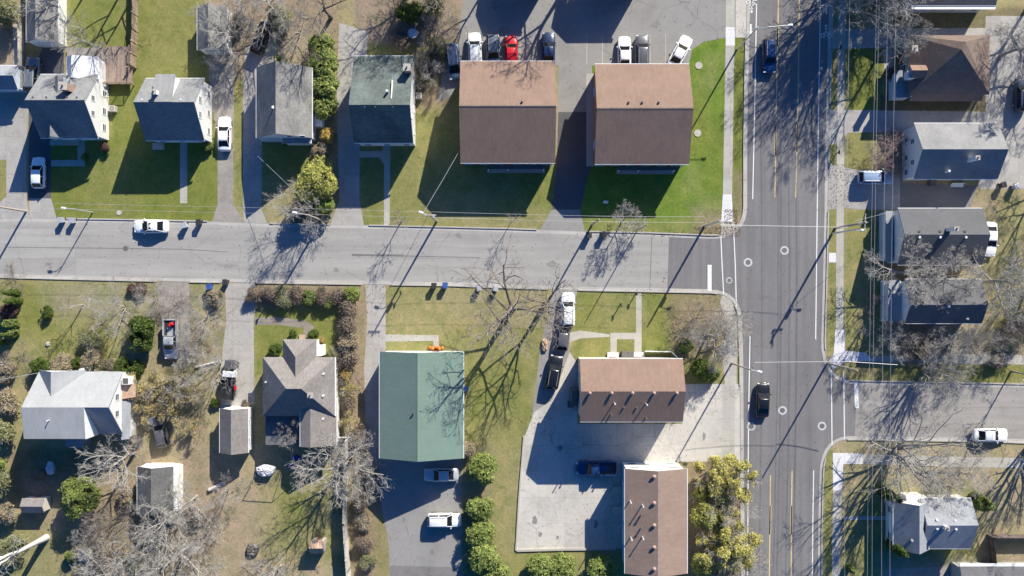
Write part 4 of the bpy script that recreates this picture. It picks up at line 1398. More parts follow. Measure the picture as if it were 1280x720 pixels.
# little garden sheds
for lab, xa, xb, ya, yb, rm, wm in (('small tan-roofed garden shed in the shaded back yard at lower left', 27.5, 55, 623, 641, 'r_taupe', 'w_cream'),
                                   ('tiny orange-brown topped playhouse on the back lawn near the pale fence', 387, 405, 676, 692, 'r_rust', 'fence_pale')):
    x0, x1, y0, y1 = IX(xa, 1.9), IX(xb, 1.9), IY(yb, 1.9), IY(ya, 1.9)
    t = building('garden_shed', lab, 'shed', x0, x1, y0, y1)
    M.setdefault('fence_pale', M['fence_pale'])
    gable(t, x0, x1, y0, y1, 1.9, 2.5, 'x', None, rm, wm, .12, gut=False, roofname='roof')
    door(t, 'N', y1 - .12, (x0 + x1) / 2, .7, 1.6)

# --- east side houses
x0, x1 = IX(1140, 4.2), IX(1245, 4.2)
y0, y1 = IY(6.5, 4.2), IY(6.5, 4.2) + 8.5
t = building('house', 'dark blue roofed house cut by the top edge with white front gutter', 'house', x0, x1, y0, y1)
gable(t, x0, x1, y0, y1, 4.2, 6.4, 'x', None, 'r_dark', 'w_blue', .35)
MB().box(x0, x1, y0 - .5, y0 - .02, 4.0, 4.08).build('wide_gutter', M['trim'], t)
ns_windows(t, x0, x1, y0, y1, .35, (1.5,), 4)

t = thing('house', 'brown hip-roofed house with blue porch and sunlit dormer at the upper right', 'house', (58, 30, 0))
he = 3.4
x0, x1, y0, y1 = IX(1135, he), IX(1237, he), IY(118, he), IY(44, he)
hip(t, x0, x1, y0, y1, he, (57.7, 30.6), (58.2, 31.6), 8.0, 'r_brown')
MB().box(x0 + .3, x1 - .3, y0 + .3, y1 - .3, 0, he - .14).build('wall', M['w_grey'], t)
for yy in (y0 + 1.6, y0 + 4, y0 + 6.2):
    window(t, 'W', x0 + .3, yy, 1.5, .95, 1.2)
for u in (x0 + 2, x0 + 5, x0 + 8):
    window(t, 'S', y0 + .3, u, 1.5, .95, 1.2)
k = MB()
k.add([(x0 + .9, y0 + .35, 3.5), (x1 - .7, y0 + .35, 3.5), (x1 - .7, y0 - .75, 2.8), (x0 + .4, y0 - .75, 2.8), (x0 + .9, y0 + .35, 3.4), (x1 - .7, y0 + .35, 3.4), (x1 - .7, y0 - .75, 2.7), (x0 + .4, y0 - .75, 2.7)], [(3, 2, 1, 0), (4, 5, 6, 7), (2, 3, 7, 6), (1, 2, 6, 5), (3, 0, 4, 7)])
k.build('side_porch_roof', M['r_tan'], t)
a0, a1, b0, b1 = IX(1120, 2.8), IX(1137, 2.8), IY(122, 2.8), IY(88, 2.8)
MB().box(a0, a1, b0, b1, 2.7, 2.85).build('porch_roof', M['r_blue'], t)
MB().box(a0 + .2, a1 + .3, b0 + .2, b1 - .2, 0, 2.7).build('porch_wall', M['w_blue'], t)
gable(t, IX(1138, 5), IX(1158, 5), IY(97, 5), IY(81, 5), 4.9, 5.5, 'x', None, 'r_tan', 'w_grey', .1, gut=False, z0=3.5, roofname='dormer_roof', wallname='dormer_wall')
a, b_ = P(1143, 61, 6)
chimney(t, a, b_, 3.5, 6.2, .7, .7)
a, b_ = P(1141, 92, 5.4)
MB().box(a - .45, a + .45, b_ - .5, b_ + .5, 3.8, 4.9).build('skylight', M['w_blue'], t)

x0, x1 = IX(1142.5, 4.0), IX(1247.5, 4.0)
y0, y1 = IY(223.5, 4.0), IY(154, 4.0)
t = building('house', 'two-tone grey-roofed white house with tree shadow on the roof, right of the reddish shrub', 'house', x0, x1, y0, y1)
zf = gable(t, x0, x1, y0, y1, 4.0, 6.5, 'x', IY(186.5, 6.5), 'r_slate', 'w_white', .3)
for yy, z in ((y0 + 1.2, 1.3), (y0 + 3.2, 1.3), (y0 + 2.3, 3.2), (y0 + 5.1, 3.2), (y0 + 5.6, 1.3)):
    window(t, 'W', x0 + .21, yy, z, .8, 1)
ns_windows(t, x0, x1, y0, y1, .3, (1.5,), 4)
a, b_ = P(1221, 197.5, 7.4)
chimney(t, a, b_, 5.0, 7.7, .5, .5, 'trim')
vent(t, 1187, 213.5, 4.8, .8, .16)

x0, x1 = IX(1122, 3.8), IX(1227.5, 3.8)
y0, y1 = IY(331, 3.8), IY(260.5, 3.8)
t = building('house', 'grey-roofed house with bright white gutter along its upper eave and tall chimney', 'house', x0, x1, y0, y1)
zf = gable(t, x0, x1, y0, y1, 3.9, 5.9, 'x', IY(293.2, 5.9), 'r_mid', 'w_white', .3)
for px in (1150, 1176, 1208):
    vent(t, px, 296.5, 5.6, .3, .16)
for px in (1149.5, 1175.5, 1206.5):
    vent(t, px, 289, 5.6, .15, .12, 'pipe_dark')
a, b_ = P(1194.5, 286, 7.6)
chimney(t, a, b_, 5.2, 7.9, .55, .45, 'trim')
MB().box(x0 - .9, x0 - .02, y0 + .6, y1 - .3, 0, 2.3).build('porch_wall', M['w_blue'], t)
MB().box(x0 - 1.0, x0 - .06, y0 + .5, y1 - .2, 2.3, 2.42).build('porch_roof', M['r_pale'], t)
ns_windows(t, x0, x1, y0, y1, .3, (1.5,), 3)

x0, x1 = IX(1131, 4.1), IX(1227, 4.1)
y0, y1 = IY(404, 4.1), IY(349, 4.1)
t = building('house', 'weathered grey-roofed house between the dense bare trees on the east side', 'house', x0, x1, y0, y1)
zf = gable(t, x0, x1, y0, y1, 4.2, 5.8, 'x', IY(381, 5.8), 'r_mid', 'w_white', .3)
vent(t, 1187, 383, 5.7, .3, .16)
vent(t, 1209.5, 398.5, 4.7, .3, .1)
MB().box(x0 - 1.5, x0 + .1, y0 + .2, y1 - .2, 0, 2.6).build('porch_wall', M['w_white'], t)
MB().box(x0 - 1.6, x0 - .06, y0 + .1, y1 - .1, 2.6, 2.72).build('porch_roof', M['r_pale'], t)
ns_windows(t, x0, x1, y0, y1, .3, (1.5,), 3)

# cross-gabled house bottom right
t = thing('house', 'pale blue-grey cross-gabled house among dark arborvitae at the lower right', 'house', (53, -32, 0))
zf = gable(t, IX(1150, 3), IX(1213, 3), IY(685, 3), IY(622.5, 3), 3.2, 5.1, 'x', IY(657, 5.1), 'r_blue', 'w_white', .25)
x0, x1, y0, y1 = IX(1117, 3.1), IX(1163, 3.1), IY(686.5, 3.1), IY(627, 3.1)
gable(t, x0, x1, y0, y1, 3.1, 5.4, 'y', IX(1149.5, 5.4), 'r_blue', 'w_white', .25, roofname='front_wing_roof', wallname='front_wing_wall')
for yy in (y0 + 1.4, y1 - 1.5):
    window(t, 'W', x0 + .25, yy, 1.4, 1, 1.1)
window(t, 'N', y1 - .18, (x0 + x1) / 2, 1.6, 1.2, 1.2)
MB().box(IX(1130, 1.5), IX(1152, 1.5), y1 - .1, y1 + .55, 0, 2.2).build('entry_wall', M['trim'], t)
vent(t, 1140.5, 676, 4.6, .35, .18, 'w_grey')
for px, py in ((1171.5, 650), (1194.5, 651), (1172, 661), (1195.5, 661.5)):
    vent(t, px, py, 4.7, .2, .17)
a, b_ = P(1183, 660, 5.5)
chimney(t, a, b_, 4.2, 5.8, .5, .5, 'trim')

x0, x1 = IX(1200, 2.9), 78
y0, y1 = -47, IY(708, 2.9)
t = building('house', 'dark-roofed building with long white eave line in the lower right corner', 'house', x0, x1, y0, y1)
gable(t, x0, x1, y0, y1, 2.9, 4.6, 'x', None, 'r_dark', 'w_grey', .3)
window(t, 'N', y1 - .3, x0 + 3, 1.5, 1.2, 1)
MB().box(x0, x1, y1 + .02, y1 + .35, 2.75, 2.85).build('wide_gutter', M['trim'], t)

# buildings just north of the picture whose shadows fall into it
t = thing('apartment_building', 'brown-roofed apartment block north of the parking lot, just beyond the top edge', 'building', (14.4, 46, 0))
gable(t, 11.3, 17.6, 40.6, 52, 4.6, 7.0, 'x', None, 'r_tan', 'w_brick', .35)
t = thing('garage', 'brown-roofed carport beyond the top edge above the row of parked cars', 'building', (2.2, 45, 0))
gable(t, -.6, 4.6, 40.6, 50, 4.0, 5.2, 'x', None, 'r_tan', 'w_brick', .3)


# ---------------------------------------------------------------- fences, deck
def fence(name, label, pts, h, mat, step=2.4, post=.09, board=.04, rail=True, z0=0.0, cat='fence'):
    q = [Vector((*P(*p), 0)) for p in pts]
    t = thing(name, label, cat, tuple(q[0]))
    bd, ps = MB(), []
    for a, b in zip(q[:-1], q[1:]):
        d = b - a
        L = d.length
        d.normalize()
        rz = math.atan2(d.y, d.x)
        n = max(1, int(L / .17))
        for k in range(n):
            c = a + d * (L * (k + .5) / n)
            hh = h + .02 * math.sin(k * 2.1)
            bd.cbox((c.x, c.y, z0 + hh / 2), (L / n * .9, board, hh), rz)
        m = max(1, round(L / step))
        for k in range(m + 1):
            ps.append((a + d * (L * k / m), rz))
        if rail:
            c = (a + b) / 2
            nn = Vector((-d.y, d.x, 0)) * .05
            for z in (.4, h - .3):
                bd.cbox((c.x + nn.x, c.y + nn.y, z0 + z), (L, .05, .09), rz)
    bd.build('board_panel', mat, t)
    for c, rz in ps:
        mb = MB()
        mb.cbox((c.x, c.y, z0 + (h + .08) / 2), (post * 1.3, post * 1.3, h + .08), rz)
        mb.build('post', mat, t)
    return t


fence('wooden_fence', 'brown board fence with regular posts along the right side of the deck', [(172.5, -30), (172.5, 0), (172, 40), (170, 85), (166, 88)], 1.9, M['fence_wood'], 1.9, .14)
fence('wooden_fence', 'pale weathered fence running down from the hip-roofed house to the bottom edge', [(436, 548), (434, 600), (433, 650), (441, 760)], 2.4, M['fence_pale'], 2.4, .2, board=.2)
fence('wooden_fence', 'dark fence with a corner beside the white eave building at lower right', [(1238, 706), (1234, 668), (1330, 668)], 1.8, M['fence_dark'], 2.4, .1)
fence('wire_fence', 'low white framed fence round the leaf covered patio beside the hip-roofed house', [(419.5, 546), (446, 546)], 1.0, M['trim'], 1.5, .08)
fence('picket_fence', 'short white picket fence between the corner lawn and the tan apartment roof', [(806, 439), (838, 439.5), (845, 446)], .9, M['trim'], 1.0, .08)
fence('wooden_fence', 'short grey board fence at the left edge above the driveway', [(30, 32), (30.5, 84)], 1.6, M['fence_pale'], 2.2, .1)
# garden bed frame at picket fence
x, y = P(820, 445)
tag(MB().box(x - 1.1, x + 1.1, y - .15, y + .02, 0, .25).build('garden_bench', M['fence_dark']), 'low dark bench behind the white picket fence', 'bench')

# deck with rail
x0, x1, y0, y1 = IX(120, 1), IX(165, 1), IY(105, 1), IY(58, 1)
t = thing('deck', 'raised brown wooden deck behind the white house at upper left', 'deck', ((x0 + x1) / 2, (y0 + y1) / 2, 0))
MB().box(x0, x1, y0, y1, .8, .95).build('deck_floor', M['deck'], t)
MB().box(IX(83, .5), x0 - .01, IY(72, .5), y1, .3, .42).build('lower_platform', M['gravel'], t)
for x in np.linspace(x0 + .1, x1 - .1, 4):
    for y in (y0 + .1, y1 - .1):
        MB().box(x - .06, x + .06, y - .06, y + .06, 0, 1.85).build('post', M['fence_wood'], t)
mb = MB()
mb.box(x0, x1, y0, y0 + .08, 1.8, 1.88).box(x1 - .08, x1, y0 + .08, y1, 1.8, 1.88)
for k in range(26):
    xx = x0 + (x1 - x0) * k / 26
    mb.box(xx, xx + .04, y0 + .02, y0 + .06, .95, 1.8)
mb.build('railing', M['fence_wood'], t)

# ---------------------------------------------------------------- poles, lamps, cables
def pole(name, label, px, py, h, r=.15, mat='wood_pole', cat='utility pole', arms=(), group=None, lamp=None, gear=True):
    x, y = P(px, py)
    t = thing(name, label, cat, (x, y, 0), group=group)
    MB().tube((x, y, 0), (x, y, h), r, r * .7, n=10).build('pole', M[mat], t)
    for dx, dy, z, w in arms:
        mb = MB()
        d = Vector((dx, dy, 0))
        L = d.length
        mb.cbox((x, y, z), (L, .11, .13), math.atan2(dy, dx))
        a = mb.build('crossarm', M['wood_pole'], t)
        for k in (-.45, -.2, .2, .45):
            MB().tube((x + dx * k, y + dy * k, z + .06), (x + dx * k, y + dy * k, z + .24), .05, n=6).build('insulator', M['galv'], a)
    if lamp:
        dx, dy, z = lamp
        mb = MB()
        pts = [Vector((x, y, z - .6)), Vector((x + dx * .35, y + dy * .35, z - .1)), Vector((x + dx * .7, y + dy * .7, z)), Vector((x + dx, y + dy, z))]
        mb.path(pts, [.045] * 4, 6)
        mb.build('lamp_arm', M['galv'], t)
        mb = MB()
        rz = math.atan2(dy, dx)
        mb.cbox((x + dx * 1.0, y + dy * 1.0, z + .02), (.62, .26, .12), rz)
        mb.cbox((x + dx * 1.0, y + dy * 1.0, z + .1), (.4, .18, .06), rz)
        hd = mb.build('lamp_head', M['lampw'], t, bevel=.03)
        MB().cbox((x + dx * 1.02, y + dy * 1.02, z - .065), (.5, .22, .04), rz).build('lens', M['hl'], hd)
    if gear:
        MB().tube((x + r + .16, y + .1, h * .72), (x + r + .16, y + .1, h * .72 + .8), .18, n=10).build('transformer', M['galv'], t)
    return t


pole('street_lamp', 'slim street lamp on the lawn left of the white sedan parked in the street', 116, 265.5, 5.6, .085, 'galv', 'street lamp', lamp=(-1.2, .1, 5.5), gear=False)
pole('utility_pole', 'wooden utility pole with lamp in front of the left tan apartment block', 546, 276.5, 10.5, .15, lamp=(-1.3, .5, 8.2), arms=((1.6, 0, 10.1, 0),))
pole('utility_pole', 'wooden utility pole beside the weeping yellow-green tree', 402, 275, 9, .14, lamp=(-1.6, .3, 8.4), gear=False)
pole('utility_pole', 'wooden utility pole at the mouth of the drive between the tan apartments', 740, 281, 9.8, .14, gear=False)
pole('utility_pole', 'thin wooden post between the two small bushes on the corner lawn', 797, 287, 8.6, .08, gear=False)
pole('utility_pole', 'wooden utility pole at the street edge, leftmost of the row', 33, 264, 9.5, .15, gear=False)
pole('signal_pole', 'steel signal pole with pale cap on the leafy street corner', 880.5, 282.5, 9.2, .17, 'galv', 'signal pole', lamp=(1.6, .1, 7.6), gear=True)
pole('street_lamp', 'tall street lamp with long arm over the main road near the top', 921, 62, 10.4, .12, 'galv', 'street lamp', lamp=(4.1, .3, 10.2), gear=False)
pole('utility_pole', 'heavy wooden utility pole on the east kerb with long pale arm', 1044, 285, 10.5, .18, arms=((.1, 2.2, 10.1, 0), (1.4, .1, 9.3, 0)))
pole('utility_pole', 'slender second pole standing against the heavy pole on the east kerb', 1040, 292, 9.4, .13, 'galv', gear=False, lamp=(1.4, 0, 7))
pole('utility_pole', 'wooden utility pole at the south-east sidewalk ramp of the crossing', 1034, 454, 10.5, .14, arms=(), gear=False)
pole('utility_pole', 'wooden utility pole on the sidewalk right of the bare corner shrub', 914.5, 454, 10.2, .13, gear=False, lamp=(1.3, -.3, 9))
pole('utility_pole', 'utility pole carrying the east cables beyond the top edge', 1053, -60, 11, .16, arms=((5.8, .1, 10.6, 0),), gear=False)
pole('utility_pole', 'utility pole carrying the east cables beyond the bottom edge', 1044, 790, 11, .16, arms=((5.8, .1, 10.6, 0),), gear=False)


def cable(label, a, b, ha, hb, sag=.5, r=.022, group=None):
    p = P3(*a, ha) if True else None
    q = P3(*b, hb)
    pts = []
    for k in range(13):
        s_ = k / 12
        v = p.lerp(q, s_)
        v.z -= sag * 4 * s_ * (1 - s_)
        pts.append(v)
    tag(MB().path(pts, [r] * 13, 4).build('overhead_cable', M['wire']), label, 'cable', group)


for k, (xa, xb, l) in enumerate(((1097, 1084, 'leftmost of the four'), (1100, 1090, 'second from the left of the four'), (1111, 1102, 'third from the left of the four'), (1121, 1112.5, 'rightmost of the four'))):
    cable(f'thin pale overhead cable, {l} running down the east side', (xa, -40), (xb, 775), 10.8, 10.8, .6, .02, 'cables down the east side')
cable('single faint cable just right of the east sidewalk', (1063, -40), (1056, 775), 10, 10, .6, .018)
cable('span wire crossing the main road at the upper signal pole', (900, 281), (1060, 284), 7.6, 7.6, .2, .022)
cable('span wire crossing the main road at the lower side street', (943, 453), (1060, 452), 8.5, 8.2, .2, .024)
cable('thick pale cable running east over the grass from the crossing', (1060, 452), (1122, 456), 8, 8.4, .1, .04)
for k, (ha, l) in enumerate(((9.4, 'upper cable'), (8.0, 'lower cable'))):
    for (a, b, w) in (((26, 264), (390, 272), 'between the leftmost pole and the weeping tree'), ((390, 272), (546, 276), 'between the weeping tree and the lamp pole'), ((546, 276), (740, 281), 'in front of the left tan apartments'), ((740, 281), (880, 282), 'over the corner lawn')):
        cable(f'thin {l} {w}', (a[0] + (a[0] - 640) * ha / 125 * 0, a[1] - k * 7 - 4), (b[0], b[1] - k * 7 - 4), ha, ha, .3, .014, 'cables along the street')
cable('service drop from the lamp pole to the left tan apartment block', (530, 264), (575, 187), 9, 4.6, .3, .026)
cable('service drop reaching the pale-roofed house from the left edge', (-60, 485), (49, 466), 7.5, 3.9, .3, .03)
cable('service drop from the heavy east pole to the grey-roofed house', (1070, 276), (1121, 263), 8.5, 3.2, .2, .02)
cable('service drop across the dark lawn to the steep-sloped grey house', (392, 262), (322, 195), 8.4, 4, .3, .02)
cable('thin wire over the parking lot edge by the green lawn', (900, 300), (861, 192), 8, 4.6, .2, .016) if False else None


# ---------------------------------------------------------------- cars
def loft(mb, rings, close=True):
    n = len(rings[0])
    base = len(mb.v)
    for r in rings:
        mb.v.extend([tuple(p) for p in r])
    for k in range(len(rings) - 1):
        for i in range(n - 1 + (1 if close else 0)):
            j = (i + 1) % n
            mb.f.append((base + k * n + i, base + k * n + j, base + (k + 1) * n + j, base + (k + 1) * n + i))
    mb.f.append(tuple(base + i for i in range(n - 1, -1, -1)))
    mb.f.append(tuple(base + (len(rings) - 1) * n + i for i in range(n)))


CARS = {}


def make_car(kind, colname, L=4.7, W=1.85, H=1.45):
    t = thing('parked_car', 'car', 'car')
    paint = M['car_' + colname]
    hl = L / 2
    sh = {'sedan': .90, 'hatch': .95, 'suv': 1.05, 'van': 1.05, 'pickup': 1.05}[kind]
    hood_h = sh - .08
    mb = MB()
    st = [(-1.0, .58, .42, .62), (-.985, .76, .34, sh - .2), (-.95, .88, .30, sh - .10), (-.86, .965, .24, sh - .03), (-.55, 1.0, .22, sh), (0, 1.0, .22, sh), (.40, 1.0, .22, sh - .01), (.62, .985, .22, hood_h), (.82, .95, .24, hood_h - .08), (.92, .87, .28, hood_h - .17), (.975, .74, .34, hood_h - .26), (1.0, .52, .42, .58)]
    rings = []
    for xx, w, z0, z1 in st:
        hw = W / 2 * w
        zm = (z0 + z1) / 2
        rings.append([(xx * hl, -hw * .93, z0), (xx * hl, -hw, zm), (xx * hl, -hw * .985, z1 - .10), (xx * hl, -hw * .88, z1 - .015), (xx * hl, -hw * .4, z1 + .03), (xx * hl, 0, z1 + .04), (xx * hl, hw * .4, z1 + .03), (xx * hl, hw * .88, z1 - .015), (xx * hl, hw * .985, z1 - .10), (xx * hl, hw, zm), (xx * hl, hw * .93, z0)])
    loft(mb, rings)
    mb.build('body', paint, t, smooth=True)
    # cabin: rear base, rear roof, front roof, front base (fractions of half length)
    rb, rr, fr, fb = {'sedan': (-.74, -.42, .10, .42), 'hatch': (-.93, -.70, .12, .45), 'suv': (-.97, -.82, .16, .46), 'van': (-.97, -.88, .28, .66), 'pickup': (-.16, -.10, .26, .48)}[kind]
    wb, wt = W / 2 * .90, W / 2 * .70
    g = MB()
    zb = sh - .02
    zt = H - .05
    g.add([(rb * hl, -wb * .86, zb), (fb * hl, -wb * .92, zb), (fb * hl, wb * .92, zb), (rb * hl, wb * .86, zb), (rr * hl, -wt * .93, zt), (fr * hl, -wt * .95, zt), (fr * hl, wt * .95, zt), (rr * hl, wt * .93, zt)],
          [(4, 5, 6, 7), (0, 1, 5, 4), (1, 2, 6, 5), (2, 3, 7, 6), (3, 0, 4, 7)])
    # widen at the middle of the cabin
    xm = (rr + fr) / 2 * hl
    g.build('cabin_glass', M['carglass'], t)
    r = MB()
    rg = []
    for xx, w, z in ((rr - .03, .90, zt - .02), (rr + .04, 1.0, zt + .03), ((rr + fr) / 2, 1.04, zt + .05), (fr - .05, 1.02, zt + .03), (fr + .02, .95, zt - .015)):
        hw = wt * w
        rg.append([(xx * hl, -hw, z - .03), (xx * hl, -hw * .85, z + .01), (xx * hl, 0, z + .03), (xx * hl, hw * .85, z + .01), (xx * hl, hw, z - .03)])
    loft(r, rg)
    rp = r.build('roof_panel', paint, t, smooth=True)
    for s_ in (-1, 1):
        for (xa, wa, xb, wb_) in ((rb, .86 * wb, rr, .93 * wt), (fb, .92 * wb, fr, .95 * wt), ((rb + fb) / 2 - .02, .92 * wb, (rr + fr) / 2, .99 * wt)):
            MB().tube((xa * hl, s_ * wa, zb), (xb * hl, s_ * wb_, zt), .045, .04, n=6).build('pillar', paint, t)
    if kind in ('suv', 'van'):
        for s_ in (-1, 1):
            MB().tube(((rr + .06) * hl, s_ * wt * .86, zt + .1), ((fr - .08) * hl, s_ * wt * .86, zt + .1), .025, n=6).build('roof_rail', M['galv'], t)
    if kind == 'pickup':
        bd = MB()
        bd.box(-.95 * hl, -.19 * hl, -W * .40, W * .40, sh + .01, sh + .03)
        bd.build('bed_liner', M['dark'], t)
        rl = MB()
        for s_ in (-1, 1):
            a, b_ = sorted((s_ * W * .40, s_ * W * .48))
            rl.box(-.97 * hl, -.18 * hl, a, b_, sh - .1, sh + .30)
        rl.box(-.99 * hl, -.95 * hl, -W * .48, W * .48, sh - .1, sh + .28)
        rl.build('bed_side', paint, t)
    for s_ in (-1, 1):
        m = MB()
        m.cbox(((fb - .07) * hl, s_ * (W / 2 + .07), sh + .03), (.14, .22, .15), 0)
        m.build('side_mirror', paint, t, bevel=.03)
        h = MB()
        h.cbox((.93 * hl, s_ * W * .34, hood_h - .22), (.2, .34, .12), -s_ * .25)
        h.build('headlight', M['hl'], t, bevel=.02)
        q = MB()
        q.cbox((-.945 * hl, s_ * W * .36, sh - .18), (.12, .26, .14), s_ * .2)
        q.build('taillight', M['tl'], t, bevel=.02)
        for xx in (-.62, .63):
            wl = MB()
            wl.tube((xx * hl, s_ * (W / 2 - .22), .33), (xx * hl, s_ * (W / 2 + .005), .33), .33, n=18)
            w_ = wl.build('wheel', M['tyre'], t)
            MB().tube((xx * hl, s_ * (W / 2), .33), (xx * hl, s_ * (W / 2 + .02), .33), .2, n=14).build('rim', M['rim'], w_)
    # wipers and plates
    for yy in (-.35, .25):
        MB().tube(((fb + .01) * hl, yy, sh + .03), ((fb - .12) * hl, yy + .35, sh + .12), .012, n=4).build('wiper', M['dark'], t)
    return t


CSPEC = dict(sedan=(4.75, 1.85, 1.45), hatch=(4.3, 1.8, 1.5), suv=(4.7, 1.9, 1.72), van=(5.0, 1.98, 1.75), pickup=(5.5, 1.98, 1.85))
CGROUP = {}


def car(kind, col, px, py, head, label, group=None, name=None, cat='car', L=None):
    """head: heading in degrees, 0 = to the right of the picture, 90 = up"""
    key = (kind, col)
    if key not in CARS:
        CARS[key] = make_car(kind, col, *CSPEC[kind])
    x, y = P(px, py, .7)
    o = instance(CARS[key], loc=(x, y, .012), rz=math.radians(head), label=label, group=group)
    if name:
        o.name = name
    o['category'] = cat
    return o


row = 'cars parked in the lot above the tan apartments'
car('hatch', 'white', 48, 216, 90, 'white hatchback with dark roof glass on the shaded black driveway')
car('sedan', 'white', 280.5, 167.5, 90, 'white car on the gravel drive between two houses near the top left')
s1 = car('sedan', 'white', 189, 283, 180, 'white sedan with sunroof parked along the street kerb')
car('van', 'steel', 567, 77, -82, 'blue-grey minivan left of the parked row at the brown apartment roof', row)
car('suv', 'white', 593.5, 62, 92, 'white SUV parked second from the left above the tan roof', row)
car('suv', 'dsilver', 616.5, 64, -88, 'dark SUV with bright roof between the white SUV and red car', row)
car('hatch', 'red', 639, 64, 90, 'red car, the only red one in the parking row', row)
car('sedan', 'navy', 685.5, 62, 90, 'navy car in deep tree shadow at the right end of the left row', row)
car('sedan', 'white', 780.5, 67, 90, 'white car parked upright above the corner apartment roof', row)
car('suv', 'grey', 802.5, 65, 90, 'dark grey SUV right beside the upright white car', row)
car('sedan', 'white', 850, 65, 62, 'white car parked askew next to the green lawn', row)
car('suv', 'blue', 961.5, 70, -90, 'dark blue SUV driving down the shaded main road')
car('sedan', 'black', 953.5, 500, 88, 'black car driving on the lower main road')
car('suv', 'skyb', 1094, 222, 0, 'pale blue SUV on the drive beside the reddish shrub')
car('sedan', 'white', 1237.5, 299, -92, 'white car standing at the right end of the grey-roofed house')
car('sedan', 'white', 1238, 544, 0, 'white car parked in the side street at the right edge')
car('pickup', 'silver', 214, 424, -90, 'silver pickup truck with red load on the gravel drive', cat='pickup truck', name='pickup_truck')
car('sedan', 'silver', 551.5, 593.5, 180, 'silver sedan in the building shadow on the asphalt yard')
car('suv', 'white', 555.5, 650, 0, 'white car in the sun on the asphalt yard')
car('pickup', 'blue', 745, 585, 180, 'dark blue pickup truck in the shaded corner of the concrete lot', cat='pickup truck', name='pickup_truck')
car('suv', 'white', 710, 387, 90, 'white SUV under branches, nearest the street of the drive queue')
car('hatch', 'grey', 704, 419, 84, 'grey hatchback in the middle of the queue under the bare tree')
car('suv', 'black', 692.5, 465, 80, 'dark car at the rear of the queue beside the tan apartment corner')
car('suv', 'black', 327, 47, 70, 'black vehicle under bare trees behind the grey-roofed house')
car('suv', 'dsilver', 41, 93, 88, 'dark vehicle in the gap below the long garage at upper left')
car('suv', 'navy', 1277, 118, 90, 'navy vehicle cut by the right edge beside streaked concrete')
car('hatch', 'grey', 201, 540, 100, 'dark grey car half hidden under golden branches')
# panoramic roof glass on the sedan in the street
for u, w in ((.25, .62), (-.65, .5)):
    m_ = MB()
    m_.box(s1.location.x - u - w / 2, s1.location.x - u + w / 2, s1.location.y - .42, s1.location.y + .42, 1.445, 1.475)
    s1.rotation_euler = (0, 0, 0)
    o_ = m_.build('sunroof', M['carglass'], s1)
    s1.rotation_euler = (0, 0, math.pi)
# flatbed truck
x, y = P(286.5, 474, 1)
t = thing('flatbed_truck', 'white-cabbed flatbed truck with dark bed on the concrete drive', 'truck', (0, 0, 0))
m = MB()
m.box(1.5, 2.9, -.92, .92, .5, 1.25)
m.build('hood', M['car_grey'], t, bevel=.08)
m = MB()
m.add([(.35, -.95, .5), (1.55, -.95, .5), (1.55, .95, .5), (.35, .95, .5), (.4, -.8, 2.0), (1.25, -.8, 2.0), (1.25, .8, 2.0), (.4, .8, 2.0)], [(3, 2, 1, 0), (4, 5, 6, 7), (0, 1, 5, 4), (1, 2, 6, 5), (2, 3, 7, 6), (3, 0, 4, 7)])
m.build('cab', M['car_white'], t, bevel=.05)
m = MB()
m.add([(1.32, -.75, 1.9), (1.56, -.85, 1.4), (1.56, .85, 1.4), (1.32, .75, 1.9), (1.29, -.75, 1.88), (1.5, -.85, 1.38), (1.5, .85, 1.38), (1.29, .75, 1.88)], [(0, 1, 2, 3), (7, 6, 5, 4), (0, 4, 5, 1), (2, 6, 7, 3)])
m.build('windshield', M['carglass'], t)
MB().box(-3.0, .25, -1.05, 1.05, .85, 1.0).build('bed', M['dark'], t)
m = MB()
m.box(-3.0, .25, .98, 1.06, 1.0, 1.4).box(-3.0, .25, -1.06, -.98, 1.0, 1.4).box(-3.05, -2.98, -1.0, 1.0, 1.0, 1.3)
m.build('bed_side', M['dark'], t)
MB().box(-2.9, 2.7, -.4, .4, .45, .7).build('chassis', M['dark'], t)
for s_ in (-1, 1):
    for xx in (-2.0, 2.2):
        w_ = MB().tube((xx, s_ * .7, .4), (xx, s_ * .98, .4), .4, n=18).build('wheel', M['tyre'], t)
        MB().tube((xx, s_ * .98, .4), (xx, s_ * 1.0, .4), .2, n=12).build('rim', M['rim'], w_)
    MB().cbox((1.4, s_ * 1.15, 1.45), (.1, .2, .25)).build('side_mirror', M['dark'], t)
    MB().box(2.88, 2.93, s_ * .75 - .15, s_ * .75 + .15, .85, 1.05).build('headlight', M['hl'], t)
t.location = (x, y, .012)
t.scale = (.92, .88, .95)
t.rotation_euler = (0, 0, math.radians(84))
a, b_ = P(294.5, 484, 1.2)
tag(MB().cbox((a, b_, 1.25), (.35, .7, .4), .1).tube((a, b_ - .3, 1.5), (a, b_ - .3, 1.62), .1, n=8).build('fuel_can', M['car_red'], bevel=.06), 'red fuel container on the side of the flatbed truck', 'container')
a, b_ = P(215, 405, 1.2)
tag(MB().cbox((a, b_, 1.3), (.6, .45, .35), .2).cbox((a - .1, b_ - .1, 1.55), (.6, .4, .2), .7).build('cargo_bag', M['car_red'], bevel=.08), 'red bag lying on the silver pickup truck', 'bag')


